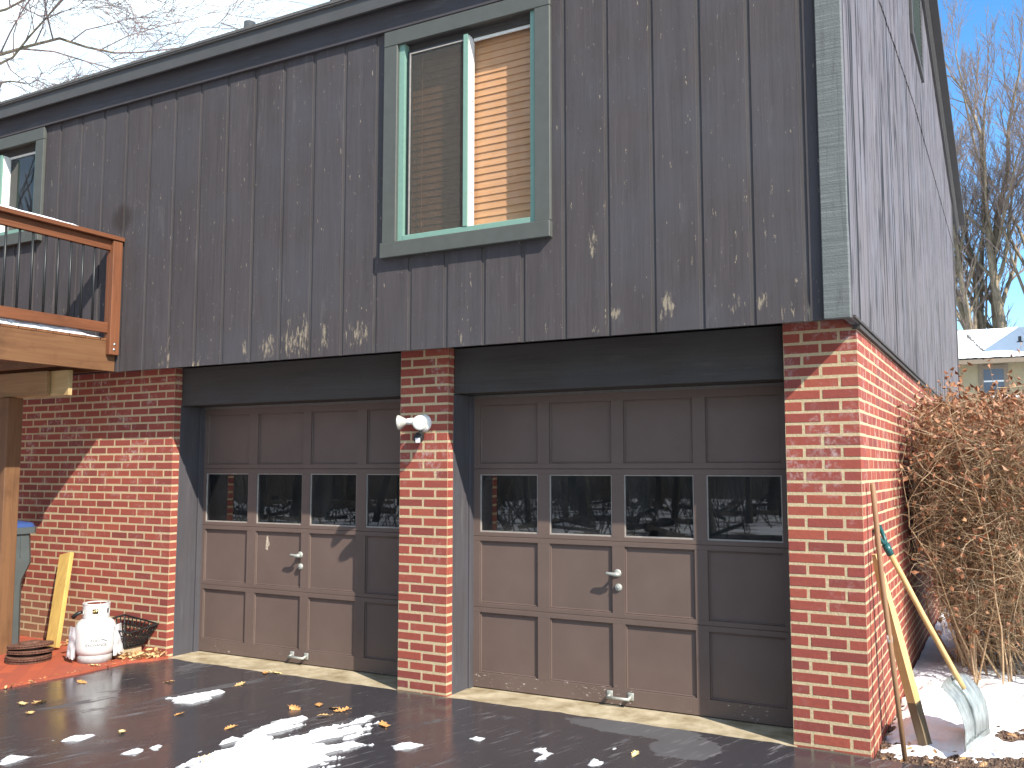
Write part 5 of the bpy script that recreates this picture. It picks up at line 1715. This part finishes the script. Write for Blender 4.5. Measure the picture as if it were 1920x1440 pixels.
hl = MB(); n1, n2 = 70, 14  # unseen hillside added to block low sky light on the doors
for j in range(n2 + 1):
    for i in range(n1 + 1):
        a = radians(170 + 112 * i / n1); d = 44 + 70 * j / n2
        t = j / n2
        e = min(1.0, i / 8, (n1 - i) / 8)
        h = 24 * e * (1 - (1 - t) ** 1.8) * (1 + 0.25 * mnoise.noise(Vector((i * 0.25, j * 0.3, 3)))) - 0.3
        hl.v.append((cos(a) * d, sin(a) * d, h))
for j in range(n2):
    for i in range(n1):
        q = j * (n1 + 1) + i
        hl.f.append((q, q + 1, q + n1 + 2, q + n1 + 1))
struct('light_block_hills', hl, 'blockhill', fix=False, smooth=True)
ub = MB()
for k in range(1500):
    x = wr.uniform(-40, 0); y = wr.uniform(-36, -10.5)
    if x > -5 and y > -18: continue
    hh = wr.uniform(0.4, 2.2); lean = Vector((wr.gauss(0, .4), wr.gauss(0, .4), 1)).normalized()
    p0 = Vector((x, y, -0.07)); q0 = p0 + lean * hh
    if wr.random() < 0.12:
        q0 = p0 + Vector((wr.uniform(-2, 2), wr.uniform(-2, 2), wr.uniform(0.05, .5)))
        ub.tube([p0 + Vector((0, 0, .1)), q0], wr.uniform(0.03, 0.10), 5, cap=False)
    else: ub.tube([p0, q0], [0.022, 0.010], 3, cap=False)
o = obj('underbrush', ub, 'darkbark', fix=False); tag(o, 'bare brush and fallen limbs in the snow across the drive', 'brush', kind='stuff')

# ------------------------------------------------------------------ neighbour's house
nh = thing('neighbour_house', (2.0, 30, 0), 'tan sided neighbour house with a snow covered roof behind the shrub', 'house')
mb = MB(); mb.box(-7.0, 4.0, 28.0, 33.0, -0.1, 5.10)
# lap lines as real courses
for k in range(40):
    z = 1.0 + k * 0.105
    if z > 5.0: break
    mb.add([(-7.0, 27.985, z), (4.0, 27.985, z), (4.0, 27.999, z + 0.104), (-7.0, 27.999, z + 0.104)], [(0, 1, 2, 3)])
obj('wall', mb, 'nsiding', nh)
mb = MB(); mb.poly_prism([(-7.4, 27.5, 5.00), (-7.4, 30.55, 6.33), (-7.4, 33.6, 5.0), (-7.4, 33.6, 5.08), (-7.4, 30.55, 6.41), (-7.4, 27.5, 5.08)], (11.5, 0, 0))
rn = obj('roof', mb, 'roof', nh)
mb = MB(); mb.box(-7.4, 4.1, 27.42, 27.5, 4.92, 5.06); obj('gutter', mb, 'ntrim', nh)
def roof_snow():
    mb = MB(); nx, ny = 150, 60
    vs = {}
    def P_(i, j):
        x = -3.0 + 7.1 * i / nx; t = j / ny
        y = 27.46 + 3.09 * t; z = 5.085 + 1.33 * t
        c = 0.5 + 0.3 * mnoise.noise(Vector((x * 3, y * 3, 0))) + 0.25 * mnoise.noise(Vector((x * 9, y * 9, 2)))
        # bare band slanting down the roof where warm air leaks
        dd = abs((x + 0.62) - (1 - t) * 0.85) 
        if t < 0.9 and t > 0.22: c -= max(0, 1 - dd / 0.13) * 0.9
        if t < 0.03: c -= 0.25 * max(0, mnoise.noise(Vector((x * 7, 0, 5))) + 0.2)
        return (x, y, z + 0.06 * max(0, c)), c
    for j in range(ny):
        for i in range(nx):
            cs = [P_(i, j), P_(i + 1, j), P_(i + 1, j + 1), P_(i, j + 1)]
            if max(c for _, c in cs) > 0.08:
                q = []
                for (ii, jj), (p, c) in zip(((i, j), (i + 1, j), (i + 1, j + 1), (i, j + 1)), cs):
                    if (ii, jj) not in vs: vs[(ii, jj)] = len(mb.v); mb.v.append(p)
                    q.append(vs[(ii, jj)])
                mb.f.append(tuple(q))
    return mb
obj('roof_snow', roof_snow(), 'snow', rn, smooth=True, fix=False)
mb = MB(); mb.lathe([(0.05, -0.3), (0.05, 0.16)], (1.11, 28.9, 5.75), (0, 0, 1), 12); mb.box(1.02, 1.2, 28.82, 28.98, 5.70, 5.74); obj('vent_pipe', mb, 'pipe', nh)
mb = MB()
for (a, b, c_, e) in ((-0.11, 0.02, 3.9, 5.0), (0.60, 0.735, 3.9, 5.0), (0.02, 0.60, 4.78, 4.91), (0.02, 0.60, 3.9, 4.0)):
    mb.box(a, b, 27.95, 27.984, c_, e)
wn_ = obj('window', mb, 'ntrim', nh)
mb = MB(); mb.box(0.02, 0.60, 27.962, 27.968, 4.0, 4.78); obj('pane', mb, 'nglass', wn_)
mb = MB(); mb.box(0.02, 0.60, 27.955, 27.961, 4.36, 4.41); obj('sash', mb, 'white', wn_)
mb = MB(); mb.box(2.35, 9.0, 27.2, 33.0, -0.1, 7.4); wg = obj('wall', mb, 'nsiding', nh, label='taller wing just outside the photo')
mb = MB(); mb.poly_prism([(2.1, 27.0, 7.4), (5.7, 27.0, 9.2), (9.3, 27.0, 7.4)], (0, 6.2, 0)); obj('roof', mb, 'snow', nh)
mb = MB(); mb.box(0.25, 3.0, 25.6, 27.3, 3.55, 3.66); mb.box(0.3, 3.0, 25.7, 27.3, 2.6, 3.55)
pr = obj('porch', mb, 'ntrim', nh)
mb = MB(); mb.box(0.22, 3.0, 25.55, 27.95, 3.665, 3.76, 0.03); obj('porch_snow', mb, 'snow', pr)
